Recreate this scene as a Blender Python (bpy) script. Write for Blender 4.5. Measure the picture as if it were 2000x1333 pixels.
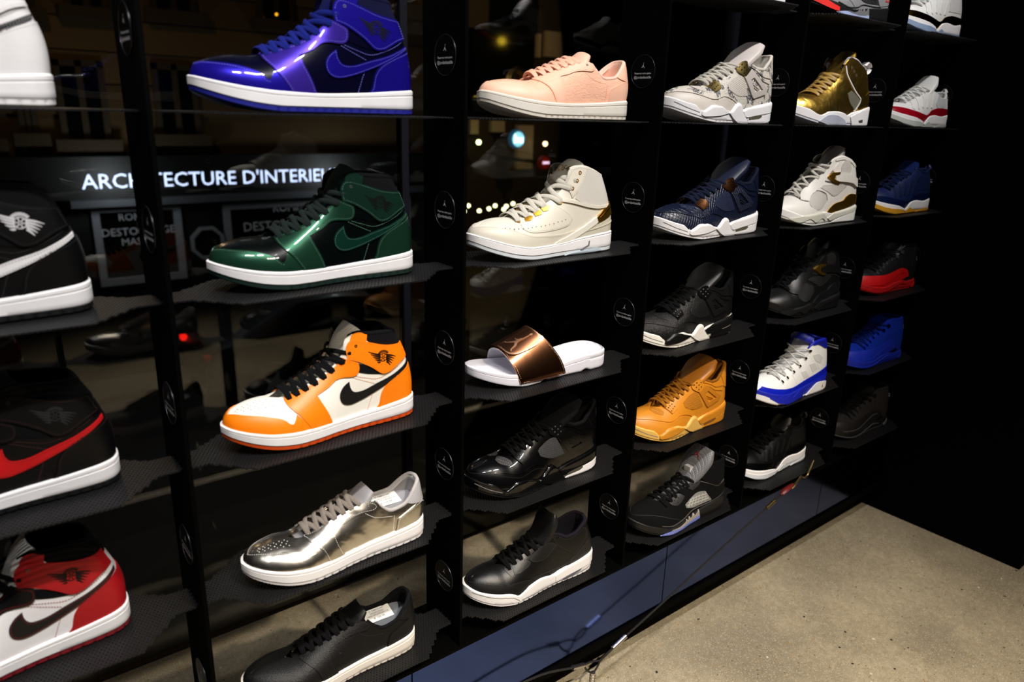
import bpy, bmesh, math, random
import numpy as np
from mathutils import Vector, Matrix, geometry
for _o in list(bpy.data.objects): bpy.data.objects.remove(_o)
SC = bpy.context.scene
COL = SC.collection
random.seed(7)
W = 0.43                                   # width of one shelf bay (m)
ZF = 2.78                                  # floor lies this many bay widths under the first shelf's datum
def R3(rx, ry, rz):
    c, s = math.cos, math.sin
    return Matrix(((c(rz), -s(rz), 0), (s(rz), c(rz), 0), (0, 0, 1))) @ Matrix(((1, 0, 0), (0, c(rx), -s(rx)), (0, s(rx), c(rx)))) @ Matrix(((c(ry), 0, s(ry)), (0, 1, 0), (-s(ry), 0, c(ry))))
# ---- camera
CAMQ = dict(x=0.5146, y=-2.1545, z=0.0758, rx=-0.3045, ry=-0.0310, rz=-0.6744, f=1432.36)
_R = R3(CAMQ['rx'], CAMQ['ry'], CAMQ['rz'])
_cp = Vector((CAMQ['x'] * W, CAMQ['y'] * W, (CAMQ['z'] + ZF) * W))
cam_data = bpy.data.cameras.new('camera'); cam = bpy.data.objects.new('camera', cam_data); COL.objects.link(cam)
cam.matrix_world = Matrix.Translation(_cp) @ Matrix((( _R[0][0], _R[0][2], -_R[0][1]), (_R[1][0], _R[1][2], -_R[1][1]), (_R[2][0], _R[2][2], -_R[2][1]))).to_4x4()
cam_data.sensor_width = 36; cam_data.lens = CAMQ['f'] / 2000 * 36
cam_data.clip_start = .02; cam_data.clip_end = 200
cam_data.dof.use_dof = True; cam_data.dof.focus_distance = 1.42; cam_data.dof.aperture_fstop = 4.0
SC.camera = cam
# ---- night world
wd = bpy.data.worlds.new('night_sky'); SC.world = wd; wd.use_nodes = True
wd.node_tree.nodes['Background'].inputs[0].default_value = (.010, .012, .020, 1)
wd.node_tree.nodes['Background'].inputs[1].default_value = .12
# ---- exposure
SC.view_settings.view_transform = 'Standard'; SC.view_settings.look = 'None'
SC.view_settings.exposure = 0.0; SC.view_settings.gamma = 1.0; SC.view_settings.use_curve_mapping = False
def unY(u, v, Y):
    """photo pixel -> world point on the vertical plane Y = const (street things far behind the window)"""
    d = _R @ Vector(((u - 1000) / CAMQ['f'], 1, -(v - 666.5) / CAMQ['f'])); t = (Y - _cp.y) / d.y
    return _cp + d * t
# ---- ceiling spots of the shop, above and in front of the shelves (the lamps that light the shoes)
def ceiling_spot(name, loc, target, watts, cone=60, blend=.6, col=(1, .96, .93), r=.035):
    ld = bpy.data.lights.new(name, 'SPOT'); ld.energy = watts; ld.spot_size = math.radians(cone); ld.spot_blend = blend; ld.color = col; ld.shadow_soft_size = r
    o = bpy.data.objects.new(name, ld); COL.objects.link(o); o.location = loc
    o.rotation_euler = (Vector(target) - Vector(loc)).to_track_quat('-Z', 'Y').to_euler()
    return o
def ceiling_bar(name, x, tx, watts, tz=.9, sp=85, ln=.42, wd=.05, col=(1, .965, .94)):
    """linear track luminaire, long side parallel to the shelf wall"""
    ld = bpy.data.lights.new(name, 'AREA'); ld.shape = 'RECTANGLE'; ld.size = ln; ld.size_y = wd; ld.energy = watts; ld.color = col; ld.spread = math.radians(sp)
    o = bpy.data.objects.new(name, ld); COL.objects.link(o); o.location = (x, -1.15, 2.95)
    o.rotation_euler = (Vector((tx, .02, tz)) - Vector((x, -1.15, 2.95))).to_track_quat('-Z', 'Y').to_euler()
for _a in ((-.1, .05, 7.2), (.6, .62, 7.3), (1.25, 1.1, 6.4), (1.9, 1.95, 3.4, 1.75, 46)):
    ceiling_bar('ceiling_track_lamp', *_a)
ceiling_spot('floor_spot', (.95, -1.9, 2.95), (1.2, -.85, 0), 560, 60, 1.0, (1, .86, .68))
# ------------------------------------------------------------------ numeric core (numpy only)
def pchip(xs, ys):
    xs = np.asarray(xs, float); ys = np.asarray(ys, float)
    h = np.diff(xs); d = np.diff(ys, axis=0) / (h if ys.ndim == 1 else h[:, None])
    m = np.zeros_like(ys); n = len(xs)
    if n == 2: m[:] = d[0]
    else:
        for i in range(1, n - 1):
            w1 = 2 * h[i] + h[i-1]; w2 = h[i] + 2 * h[i-1]
            ok = d[i-1] * d[i] > 0
            with np.errstate(divide='ignore', invalid='ignore'):
                v = (w1 + w2) / (w1 / d[i-1] + w2 / d[i])
            m[i] = np.where(ok, v, 0)
        m[0] = d[0] * 1.5 - m[1] * .5; m[-1] = d[-1] * 1.5 - m[-2] * .5
    def f(x):
        x = np.asarray(x, float); k = np.clip(np.searchsorted(xs, x) - 1, 0, n - 2)
        hk = h[k]; t = np.clip((x - xs[k]) / hk, -0.3, 1.3)
        if ys.ndim > 1: t = t[..., None]; hk = hk[..., None]
        t2 = t * t; t3 = t2 * t
        return (2*t3-3*t2+1)*ys[k] + (t3-2*t2+t)*hk*m[k] + (-2*t3+3*t2)*ys[k+1] + (t3-t2)*hk*m[k+1]
    return f

def crspline(P, step, closed=True, corner=50):
    """densify a polyline with Catmull-Rom; vertices that turn by more than `corner` degrees stay sharp"""
    P = [np.asarray(p, float) for p in P]; n = len(P)
    sharp = []
    for i in range(n):
        if not closed and i in (0, n - 1): sharp.append(True); continue
        a = P[i] - P[i-1]; b = P[(i+1) % n] - P[i]
        na = np.linalg.norm(a); nb = np.linalg.norm(b)
        c = np.dot(a, b) / max(na * nb, 1e-12)
        sharp.append(c < math.cos(math.radians(corner)))
    out = []
    for i in range(n if closed else n - 1):
        p1 = P[i]; p2 = P[(i+1) % n]
        p0 = p1 * 2 - p2 if sharp[i] else P[i-1]
        p3 = p2 * 2 - p1 if sharp[(i+1) % n] else P[(i+2) % n]
        L = np.linalg.norm(p2 - p1); k = max(1, int(math.ceil(L / step)))
        # limited tangents
        t1 = (p2 - p0) / 2; t2 = (p3 - p1) / 2
        for tt in (t1, t2):
            l = np.linalg.norm(tt)
            if l > L * 1.2: tt *= L * 1.2 / l
        for j in range(k):
            t = j / k; a = t * t; b = a * t
            out.append((2*b-3*a+1)*p1 + (b-2*a+t)*t1 + (-2*b+3*a)*p2 + (b-a)*t2)
    if not closed: out.append(P[-1])
    return np.array(out)

OUT_L = [(0,0,0),(.03,2,15),(.07,10,29),(.13,28,37),(.22,58,39.5),(.35,100,40),(.48,140,44),(.6,178,51),(.7,210,53.5),(.78,236,50.5),(.86,262,40),(.92,280,27),(.96,290,15),(1,295,0)]
OUT_M = [(0,0,0),(.03,2,15),(.07,10,28),(.13,28,35),(.22,58,36),(.35,100,34),(.48,140,36),(.6,178,44),(.7,210,49),(.78,236,48.5),(.86,263,40),(.92,282,27.5),(.96,291,14.5),(1,295,0)]

class Outline:
    def __init__(s, L=295, ws=1.0):
        k = L / 295.
        a = np.array(OUT_L, float); b = np.array(OUT_M, float)
        s.fl = pchip(a[:, 0], np.c_[a[:, 1] * k, a[:, 2] * ws]); s.fm = pchip(b[:, 0], np.c_[b[:, 1] * k, b[:, 2] * ws])
    def xy(s, q):
        """q in extended range: <0 and >1 run round to the medial side. returns xy (mm) and outward normals"""
        q = np.asarray(q, float)
        def ev(q):
            med = (q < 0) | (q > 1)
            qq = np.where(q < 0, -q, np.where(q > 1, 2 - q, q))
            l = s.fl(qq); m = s.fm(qq) * np.array([1, -1])
            return np.where(med[..., None], m, l)
        p = ev(q); d = ev(q + 2e-3) - ev(q - 2e-3)
        n = np.stack([d[..., 1], -d[..., 0]], -1); n /= np.maximum(np.linalg.norm(n, axis=-1, keepdims=True), 1e-9)
        # outward = left/right: lateral runs heel->toe with +y outward
        return p, -n

class Upper:
    """shoe upper: s runs heel(0) -> toe(1) on the lateral side, t from sole (0) to collar / throat / spine (1). mm."""
    def __init__(u, o, zt, T, heel=(), bulge=((0, 2), (1, 0)), ins=4, c=((0, .3), (.5, .35), (.72, .9), (.8, 1), (1, 1)), zoff=-3):
        T = np.array(T, float)
        u.o = o; u.zt = zt; u.T = pchip(T[:, 0], T[:, 1:]); u.ins = ins; u.zoff = zoff
        u.c = pchip(*zip(*c)); u.b = pchip(*zip(*bulge))
        u.h = pchip(*zip(*heel)) if heel else (lambda t: t * 0)
        u._g = None
    def P(u, s, t):
        s = np.asarray(s, float); t = np.asarray(t, float)
        s, t = np.broadcast_arrays(s, t)
        xy, n = u.o.xy(s)
        B = xy - n * u.ins; bz = u.zt(B[..., 0]) + u.zoff
        sm = np.clip(np.where(s < 0, -s, np.where(s > 1, 2 - s, s)), 0, 1)
        sg = np.where((s < 0) | (s > 1), -1., 1.)
        T = u.T(sm); tx = T[..., 0]; ty = T[..., 1] * sg; tz = T[..., 2]
        c = u.c(sm); th = t * math.pi / 2
        hh = c * (1 - np.cos(th)) + (1 - c) * np.abs(t) ** 1.3
        vv = c * np.sin(th) + (1 - c) * t
        bl = u.b(sm) * np.sin(math.pi * np.clip(t, 0, 1))
        x = B[..., 0] + (tx - B[..., 0]) * hh + n[..., 0] * bl
        y = B[..., 1] + (ty - B[..., 1]) * hh + n[..., 1] * bl
        z = bz + (tz - bz) * vv
        fall = np.clip(1 - sm / .2, 0, 1) ** 1.5
        x = x + u.h(t) * fall
        return np.stack([x, y, z], -1)
    def N(u, s, t):
        s = np.asarray(s, float); t = np.clip(np.asarray(t, float), .01, .985)
        a = u.P(s + 4e-3, t) - u.P(s - 4e-3, t); b = u.P(s, t + .012) - u.P(s, t - .012)
        n = np.cross(b, a); n /= np.maximum(np.linalg.norm(n, axis=-1, keepdims=True), 1e-9)
        return n
    def inv(u, xz):
        """side view (x,z) mm -> (s,t) on the lateral side"""
        xz = np.asarray(xz, float).reshape(-1, 2)
        if u._g is None:
            S, TT = np.meshgrid(np.linspace(0, 1, 161), np.linspace(0, 1, 61), indexing='ij')
            p = u.P(S, TT); u._g = (S.ravel(), TT.ravel(), p[..., 0].ravel(), p[..., 2].ravel())
        S, TT, X, Z = u._g
        d = (xz[:, :1] - X) ** 2 + (xz[:, 1:] - Z) ** 2
        i = d.argmin(1); st = np.c_[S[i], TT[i]]
        for _ in range(6):
            p = u.P(st[:, 0], st[:, 1])[:, [0, 2]]; e = 1e-3
            a = (u.P(st[:, 0] + e, st[:, 1])[:, [0, 2]] - p) / e; b = (u.P(st[:, 0], st[:, 1] + e)[:, [0, 2]] - p) / e
            det = a[:, 0] * b[:, 1] - a[:, 1] * b[:, 0]; det = np.where(abs(det) < 50, 50 * np.sign(det + 1e-9), det)
            r = xz - p
            ds = (r[:, 0] * b[:, 1] - r[:, 1] * b[:, 0]) / det; dt = (a[:, 0] * r[:, 1] - a[:, 1] * r[:, 0]) / det
            st = st + np.clip(np.c_[ds, dt], -.03, .03) * .8
            st[:, 0] = np.clip(st[:, 0], -.03, 1.0); st[:, 1] = np.clip(st[:, 1], -.03, 1.02)
        return st

class Wall:
    """side wall of a midsole: same interface as Upper"""
    def __init__(w, o, zb, zt, prof=((0, -2), (.1, 0), (.9, 0), (1, -2.5)), grow=0):
        w.o = o; w.zb = zb; w.zt = zt; w.pr = pchip(*zip(*prof)); w.g = grow; w._g = None
    def P(w, s, t):
        s = np.asarray(s, float); t = np.asarray(t, float); s, t = np.broadcast_arrays(s, t)
        xy, n = w.o.xy(s); d = w.pr(t) + w.g
        p = xy + n * d[..., None]; x = np.clip(xy[..., 0], 0, 400)
        z = w.zb(x) + (w.zt(x) - w.zb(x)) * t
        return np.concatenate([p, z[..., None]], -1)
    N = Upper.N
    inv = Upper.inv
# ------------------------------------------------------------------ shoe shapes (mm, heel at x=0, toe +x, lateral side +y)
SH = {}
def shape(name, L, ws, zb, zt, T, heel=(), bulge=((0, 2), (.5, 2), (1, 0)), ins=4, prof=((0, -2), (.1, 0), (.9, 0), (1, -2.5)), c=((0, .3), (.5, .35), (.72, .9), (.8, 1), (1, 1)), osz=5, zu=None):
    o = Outline(L, ws); fb = pchip(*zip(*zb)); ft = pchip(*zip(*zt)); fu = pchip(*zip(*zu)) if zu else ft
    fo = pchip([p[0] for p in zb], [p[1] + osz for p in zb])
    SH[name] = dict(o=o, zb=fb, zt=fu, ztop=ft, zo=fo, up=Upper(o, fu, T, heel, bulge, ins, c), wall=Wall(o, fo, ft, prof), full=Wall(o, fb, ft, prof), out=Wall(o, fb, fo, ((0, -3), (.25, -1), (1, -1))), L=L)
Z_CUP_T = ((0,34),(40,31),(90,27),(150,24.5),(200,25.5),(240,29),(270,34),(296,40))
Z_CUP_B = ((0,1),(20,0),(195,0),(225,2.5),(250,7),(275,14),(296,22))
TAIL = [(.66,206,16,70),(.71,220,8,67),(.75,230,0,67),(.82,246,0,66.5),(.9,264,0,63),(1,281,0,56)]
shape('high', 298, 1, Z_CUP_B, Z_CUP_T,
      [(0,32,0,136),(.06,34,14,137),(.12,42,25,142),(.2,60,31,144),(.28,85,32,146),(.34,103,30,150),(.39,121,27,142),(.44,126,25,120),(.52,146,22,98),(.6,178,19,82)] + TAIL,
      heel=((0,0),(.3,-3),(.6,-1),(1,0)), osz=6.5)
shape('low', 298, 1, Z_CUP_B, Z_CUP_T,
      [(0,6,0,97),(.06,9,13,96),(.12,22,24,86),(.2,45,31,68),(.28,68,33,66),(.34,86,31,78),(.38,97,28,90),(.45,118,24,88),(.52,146,21,80),(.6,178,18,69),(.67,206,15,60),(.71,218,8,57),(.75,228,0,58),(.82,244,0,58.5),(.9,263,0,57),(1,281,0,51.5)],
      heel=((0,0),(.3,-4),(.65,0),(1,0)))
shape('two', 300, 1, ((0,3),(15,0),(190,0),(225,3),(250,8),(280,17),(300,26)), ((0,36),(40,34),(90,29),(140,23),(200,22),(240,28),(270,36),(300,45)),
      [(0,28,0,130),(.06,31,14,131),(.12,45,26,135),(.2,66,31,143),(.28,87,32,149),(.33,104,30,150),(.37,116,27,145),(.42,120,25,126),(.47,130,23,109),(.53,147,22,96),(.6,176,19,82)] + TAIL,
      heel=((0,0),(.25,-2),(.5,2),(.75,3),(1,0)), osz=7)
ZW4 = ((0,46),(16,43),(60,35),(108,27),(113,25),(118,30),(128,37),(138,35),(146,28),(156,21),(172,24),(195,31),(218,31),(234,23),(242,19),(250,24),(258,31),(275,36),(300,46))
ZB4 = ((0,4),(14,0),(200,0),(230,3),(255,8),(280,16),(300,25))
ZU4 = ((0,30),(60,26),(120,20),(180,17),(240,18),(270,26),(300,36))
shape('four', 300, 1.02, ZB4, ZW4,
      [(0,2,0,134),(.05,4,12,134),(.09,16,20,124),(.13,34,27,115),(.19,50,31,105),(.26,70,33,105),(.32,92,31,113),(.37,112,28,117),(.42,126,24,108),(.5,150,22,95),(.58,178,19,82)] + TAIL,
      heel=((0,0),(.2,-4),(.5,2),(.8,3),(1,0)), zu=ZU4, osz=4)
shape('three', 300, 1.01, ZB4, ((0,44),(20,42),(60,36),(100,30),(116,26),(124,27),(150,31),(175,29),(196,21),(206,18),(216,24),(226,28),(255,33),(280,38),(300,47)),
      [(0,16,0,113),(.08,22,18,112),(.14,38,27,106),(.2,57,31,97),(.26,80,33,96),(.31,102,31,108),(.36,120,27,112),(.41,130,24,104),(.5,152,21,92),(.58,179,19,82)] + TAIL,
      heel=((0,0),(.25,-4),(.6,0),(1,0)), zu=ZU4, osz=4)
shape('five', 300, 1.02, ZB4, ((0,38),(20,36),(70,30),(110,26),(150,20),(190,17),(212,17),(240,24),(270,32),(300,44)),
      [(0,2,0,122),(.06,6,14,124),(.12,20,25,125),(.2,46,31,127),(.28,76,31,129),(.33,95,29,122),(.38,106,26,106),(.45,124,23,95),(.52,148,21,88),(.6,180,18,77)] + TAIL,
      heel=((0,0),(.25,-4),(.5,3),(.75,3),(1,0)), zu=ZU4, osz=4)
shape('six', 300, 1.02, ZB4, ((0,46),(20,44),(60,36),(100,27),(110,24),(120,27),(160,31),(200,30),(230,22),(240,24),(262,34),(300,44)),
      [(0,20,0,126),(.06,23,14,127),(.12,42,26,128),(.2,68,31,134),(.27,94,31,146),(.32,118,29,149),(.37,134,26,130),(.44,140,24,112),(.52,156,21,98),(.6,182,18,82)] + TAIL,
      heel=((0,0),(.25,-3),(.6,2),(1,0)), zu=ZU4, osz=4)
shape('eight', 300, 1.03, ZB4, ((0,40),(20,38),(70,30),(120,25),(160,30),(200,28),(240,25),(270,34),(300,46)),
      [(0,12,0,128),(.06,16,14,129),(.12,38,26,136),(.2,70,31,149),(.28,100,31,155),(.34,126,28,149),(.39,138,25,134),(.46,154,22,118),(.54,182,19,100),(.62,206,16,82),(.7,226,8,70),(.75,234,0,67),(.82,246,0,63),(.9,261,0,58),(1,275,0,51)],
      heel=((0,0),(.25,-3),(.6,1),(1,0)), zu=ZU4, osz=4)
shape('nine', 300, 1.02, ZB4, ((0,42),(20,40),(60,36),(110,30),(150,27),(200,27),(240,31),(270,38),(300,48)),
      [(0,14,0,130),(.06,18,14,131),(.12,36,26,137),(.2,62,31,139),(.27,88,31,137),(.32,104,29,128),(.38,114,26,110),(.45,132,23,97),(.52,154,21,88),(.6,182,18,77)] + TAIL,
      heel=((0,0),(.25,-3),(.6,0),(1,0)), zu=ZU4, osz=4)
ZW11 = ((0,36),(20,35),(60,30),(95,33),(125,29),(148,15),(160,11),(172,16),(200,23),(240,29),(270,35),(300,46))
shape('eleven', 300, 1.0, ZB4, ZW11,
      [(0,14,0,113),(.06,18,14,113),(.12,36,26,111),(.2,60,31,107),(.28,86,31,113),(.34,104,29,119),(.40,116,26,108),(.46,132,23,98),(.53,154,21,88),(.6,180,18,78)] + TAIL,
      heel=((0,0),(.25,-4),(.6,0),(1,0)), zu=ZU4, osz=7)
shape('elevenlow', 300, 1.0, ZB4, ZW11,
      [(0,8,0,92),(.06,11,13,91),(.12,24,24,84),(.2,46,31,74),(.28,70,33,76),(.34,88,31,88),(.39,104,27,94),(.46,128,23,90),(.53,152,21,82),(.6,180,18,72),(.67,206,15,64),(.71,218,8,61),(.75,228,0,62),(.82,244,0,61),(.9,262,0,58),(1,280,0,53)],
      heel=((0,0),(.25,-4),(.6,0),(1,0)), zu=ZU4, osz=7)
shape('twelve', 300, 1.01, ZB4, ((0,26),(20,25),(60,24),(90,28),(130,26),(170,20),(210,21),(250,27),(300,42)),
      [(0,6,0,120),(.06,10,14,121),(.12,30,26,123),(.2,60,31,125),(.28,90,31,127),(.33,104,29,118),(.38,114,26,106),(.45,132,23,96),(.52,154,21,87),(.6,182,18,77)] + TAIL,
      heel=((0,0),(.25,-4),(.6,1),(1,0)), zu=ZU4, osz=5)
# ------------------------------------------------------------------ mesh helpers
def mk_mesh(name, V, F, angle=40, scale=.001):
    me = bpy.data.meshes.new(name)
    V = np.asarray(V, float) * scale
    me.from_pydata([tuple(v) for v in V], [], [tuple(int(i) for i in f) for f in F])
    me.validate(); me.update()
    if len(me.polygons):
        me.polygons.foreach_set('use_smooth', [True] * len(me.polygons))
        me.set_sharp_from_angle(angle=math.radians(angle))
    return me

class MB:
    """collects geometry"""
    def __init__(s): s.V = []; s.F = []; s.n = 0
    def add(s, V, F):
        V = np.asarray(V, float); s.V.append(V); s.F += [tuple(int(i) + s.n for i in f) for f in F]; s.n += len(V); return s
    def mesh(s, name, angle=40, scale=.001): return mk_mesh(name, np.concatenate(s.V) if s.V else np.zeros((0, 3)), s.F, angle, scale)
    def box(s, a, b):
        (x0, y0, z0), (x1, y1, z1) = a, b
        return s.add([(x0,y0,z0),(x1,y0,z0),(x1,y1,z0),(x0,y1,z0),(x0,y0,z1),(x1,y0,z1),(x1,y1,z1),(x0,y1,z1)],
                     [(0,3,2,1),(4,5,6,7),(0,1,5,4),(1,2,6,5),(2,3,7,6),(3,0,4,7)])

def grid_faces(n, m, closed_n=False, closed_m=False, flip=False):
    F = []
    for i in range(n if closed_n else n - 1):
        for j in range(m if closed_m else m - 1):
            a = i * m + j; b = ((i+1) % n) * m + j; c = ((i+1) % n) * m + (j+1) % m; d = i * m + (j+1) % m
            F.append((a, d, c, b) if flip else (a, b, c, d))
    return F

def sweep(path, rw, rh, up=None, nsec=6, caps=True):
    """flattened tube along a path. rw half width sideways, rh half height along `up`"""
    P = np.asarray(path, float); n = len(P)
    T = np.gradient(P, axis=0); T /= np.maximum(np.linalg.norm(T, axis=1, keepdims=True), 1e-9)
    if up is None: up = np.tile(np.array([0., 0, 1]), (n, 1))
    up = np.asarray(up, float)
    if up.ndim == 1: up = np.tile(up, (n, 1))
    S = np.cross(T, up); ln = np.linalg.norm(S, axis=1, keepdims=True); S = np.where(ln > 1e-6, S / np.maximum(ln, 1e-9), np.array([0., 1, 0]))
    U = np.cross(S, T)
    rw = np.broadcast_to(np.asarray(rw, float), (n,)); rh = np.broadcast_to(np.asarray(rh, float), (n,))
    a = np.arange(nsec) / nsec * 2 * math.pi
    V = P[:, None] + S[:, None] * (np.cos(a)[None, :, None] * rw[:, None, None]) + U[:, None] * (np.sin(a)[None, :, None] * rh[:, None, None])
    F = grid_faces(n, nsec, False, True)
    if caps: F += [tuple(range(nsec)), tuple((n - 1) * nsec + i for i in reversed(range(nsec)))]
    return V.reshape(-1, 3), F

def dens(pts, n):
    """smooth open curve through 3-D points, n samples"""
    P = np.asarray(pts, float); d = np.r_[0, np.cumsum(np.linalg.norm(np.diff(P, axis=0), axis=1))]
    if len(P) == 2: return P[0] + (P[1] - P[0]) * np.linspace(0, 1, n)[:, None]
    P2 = crspline(list(P), d[-1] / max(n * 2, 4), closed=False, corner=120)
    d = np.r_[0, np.cumsum(np.linalg.norm(np.diff(P2, axis=0), axis=1))]; q = np.linspace(0, d[-1], n)
    return np.stack([np.interp(q, d, P2[:, k]) for k in range(3)], -1)

def inside(poly, pts):
    x, y = pts[:, 0], pts[:, 1]; r = np.zeros(len(pts), bool); n = len(poly)
    for i in range(n):
        x1, y1 = poly[i]; x2, y2 = poly[(i+1) % n]
        if y1 == y2: continue
        c = ((y1 > y) != (y2 > y)) & (x < (x2 - x1) * (y - y1) / (y2 - y1) + x1); r ^= c
    return r

AS = 300.; AT = 100.      # metric of the (s,t) plane, mm
def panel(sf, poly, h=1.0, mode='xz', side=1, step=3.0, cell=5.0, smooth=True, corner=50, base=-.4, holes=()):
    """a flat piece of material laid on surface sf; poly in side view (x,z) mm or in (s,t)"""
    def prep(p):
        p = [tuple(q) for q in p]
        if mode == 'xz':
            d = crspline(p, step, True, corner) if smooth else crspline(p, step, True, 1)
            st = sf.inv(d)
        else:
            q = np.array(p, float) * (AS, AT); st = crspline(list(q), step, True, corner if smooth else 1) / (AS, AT)
        keep = [0]
        for i in range(1, len(st)):
            if np.hypot(*((st[i] - st[keep[-1]]) * (AS, AT))) > .35: keep.append(i)
        st = st[keep]
        if np.hypot(*((st[0] - st[-1]) * (AS, AT))) < .35: st = st[:-1]
        return st
    loops = [prep(poly)] + [prep(hq) for hq in holes]
    A = np.array([AS, AT]); pts = [l * A for l in loops]
    lo = pts[0].min(0); hi = pts[0].max(0)
    gx = np.arange(lo[0] + cell * .5, hi[0], cell); gy = np.arange(lo[1] + cell * .43, hi[1], cell)
    inn = np.zeros((0, 2))
    if len(gx) and len(gy):
        G = np.stack(np.meshgrid(gx, gy, indexing='ij'), -1).reshape(-1, 2)
        G[:, 1] += (np.round((G[:, 0] - gx[0]) / cell) % 2) * cell * .5
        ok = inside(pts[0], G)
        for hp in pts[1:]: ok &= ~inside(hp, G)
        allb = np.concatenate(pts); G = G[ok]
        if len(G):
            dm = np.sqrt(((G[:, None] - allb[None]) ** 2).sum(-1)).min(1); inn = G[dm > cell * .45]
    vv = [Vector(p) for l in pts for p in l]; faces = []; k = 0
    for l in pts: faces.append(list(range(k, k + len(l)))); k += len(l)
    vv += [Vector(p) for p in inn]
    r = geometry.delaunay_2d_cdt(vv, [], [faces[0]], 1, 1e-4) if len(faces) == 1 else geometry.delaunay_2d_cdt(vv, [], faces, 2, 1e-4)
    q = np.array([tuple(v) for v in r[0]], float) / A; tri = [tuple(f) for f in r[2]]
    if len(q) == 0: return np.zeros((0, 3)), []
    if len(faces) > 1:
        cen = np.array([q[list(f)].mean(0) for f in tri]) * A
        bad = np.zeros(len(tri), bool)
        for hp in pts[1:]: bad |= inside(hp, cen)
        bad |= ~inside(pts[0], cen)
        tri = [f for f, b in zip(tri, bad) if not b]
    ss = q[:, 0] * side
    P = sf.P(ss, q[:, 1]); N = sf.N(ss, q[:, 1])
    top = P + N * h; bot = P + N * base
    # orient triangles along N
    F = []
    for f in tri:
        a, b, c = f[:3]; nn = np.cross(top[b] - top[a], top[c] - top[a])
        F.append(f if np.dot(nn, N[a]) > 0 else tuple(reversed(f)))
    cnt = {}
    for f in F:
        for i in range(len(f)): cnt[(f[i], f[(i+1) % len(f)])] = 1
    n = len(top); V = [top]; bi = {}
    extra = []
    for (a, b) in cnt:
        if (b, a) not in cnt:
            for k in (a, b):
                if k not in bi: bi[k] = n + len(extra); extra.append(k)
            F.append((b, a, bi[a], bi[b]))
    V.append(bot[extra] if extra else np.zeros((0, 3)))
    return np.concatenate(V), F

def strip_poly(pts, w, closed=False, step=3):
    """outline of a ribbon of width w (scalar or per point) along a 2-D curve"""
    P = crspline(pts, step, closed, 60); T = np.gradient(P, axis=0); T /= np.maximum(np.linalg.norm(T, axis=1, keepdims=True), 1e-9)
    N = np.c_[-T[:, 1], T[:, 0]]
    w = np.interp(np.linspace(0, 1, len(P)), np.linspace(0, 1, len(np.atleast_1d(w))), np.atleast_1d(w))[:, None] / 2
    return np.concatenate([P + N * w, (P - N * w)[::-1]])

def dashes(sf, pts, h, side=1, mode='xz', pitch=3.2, ln=2.1, wd=.35, closed=False):
    """stitches along a curve lying on sf"""
    P = crspline(pts, 1.0 if mode == 'xz' else .004, closed, 50)
    st = sf.inv(P) if mode == 'xz' else P
    X = sf.P(st[:, 0] * side, st[:, 1]); N = sf.N(st[:, 0] * side, st[:, 1])
    d = np.r_[0, np.cumsum(np.linalg.norm(np.diff(X, axis=0), axis=1))]
    mb = MB(); q = pitch * .5
    f = lambda a, A: np.array([np.interp(a, d, A[:, k]) for k in range(3)])
    while q < d[-1] - 1:
        a = f(q - ln / 2, X); b = f(q + ln / 2, X); n = f(q, N); n /= np.linalg.norm(n); t = b - a; l = np.linalg.norm(t)
        if l > .3:
            w = np.cross(n, t / l) * wd
            mb.add([a - w + n * (h - .2), a + w + n * (h - .2), b + w + n * (h - .2), b - w + n * (h - .2), a * .8 + b * .2 + n * (h + .45), a * .2 + b * .8 + n * (h + .45)],
                   [(0, 4, 5, 3), (1, 2, 5, 4), (0, 1, 4), (2, 3, 5)])
        q += pitch
    return mb

def inset_poly(P, d):
    P = np.asarray(P, float); T = np.roll(P, -1, 0) - np.roll(P, 1, 0); T /= np.maximum(np.linalg.norm(T, axis=1, keepdims=True), 1e-9)
    N = np.c_[-T[:, 1], T[:, 0]]
    area = 0.5 * np.sum(P[:, 0] * np.roll(P[:, 1], -1) - np.roll(P[:, 0], -1) * P[:, 1])
    return P + N * (d if area > 0 else -d)
def discs(sf, pts, r, h, side=1, mode='xz', n=8):
    mb = MB(); pts = np.asarray(pts, float); st = sf.inv(pts) if mode == 'xz' else pts
    X = sf.P(st[:, 0] * side, st[:, 1]); N = sf.N(st[:, 0] * side, st[:, 1])
    for p, m in zip(X, N):
        a = np.cross(m, (0.3, .2, 1)); a /= np.linalg.norm(a); b = np.cross(m, a); an = np.arange(n) / n * 2 * math.pi
        V = p + m * h + (a[None] * np.cos(an)[:, None] + b[None] * np.sin(an)[:, None]) * r
        mb.add(V, [tuple(range(n))])
    return mb
def rings(sf, pts, r, tube, h, side=1, mode='xz', n=12, m=6):
    mb = MB(); pts = np.asarray(pts, float); st = sf.inv(pts) if mode == 'xz' else pts
    X = sf.P(st[:, 0] * side, st[:, 1]); N = sf.N(st[:, 0] * side, st[:, 1])
    for p, nn in zip(X, N):
        a = np.cross(nn, (0.3, .2, 1)); a /= np.linalg.norm(a); b = np.cross(nn, a)
        A = np.arange(n) / n * 2 * math.pi; Bq = np.arange(m) / m * 2 * math.pi
        d = a[None] * np.cos(A)[:, None] + b[None] * np.sin(A)[:, None]
        V = p + nn * h + d[:, None] * (r + tube * np.cos(Bq))[None, :, None] + nn * (tube * np.sin(Bq))[None, :, None]
        mb.add(V.reshape(-1, 3), grid_faces(n, m, True, True))
    return mb
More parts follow.
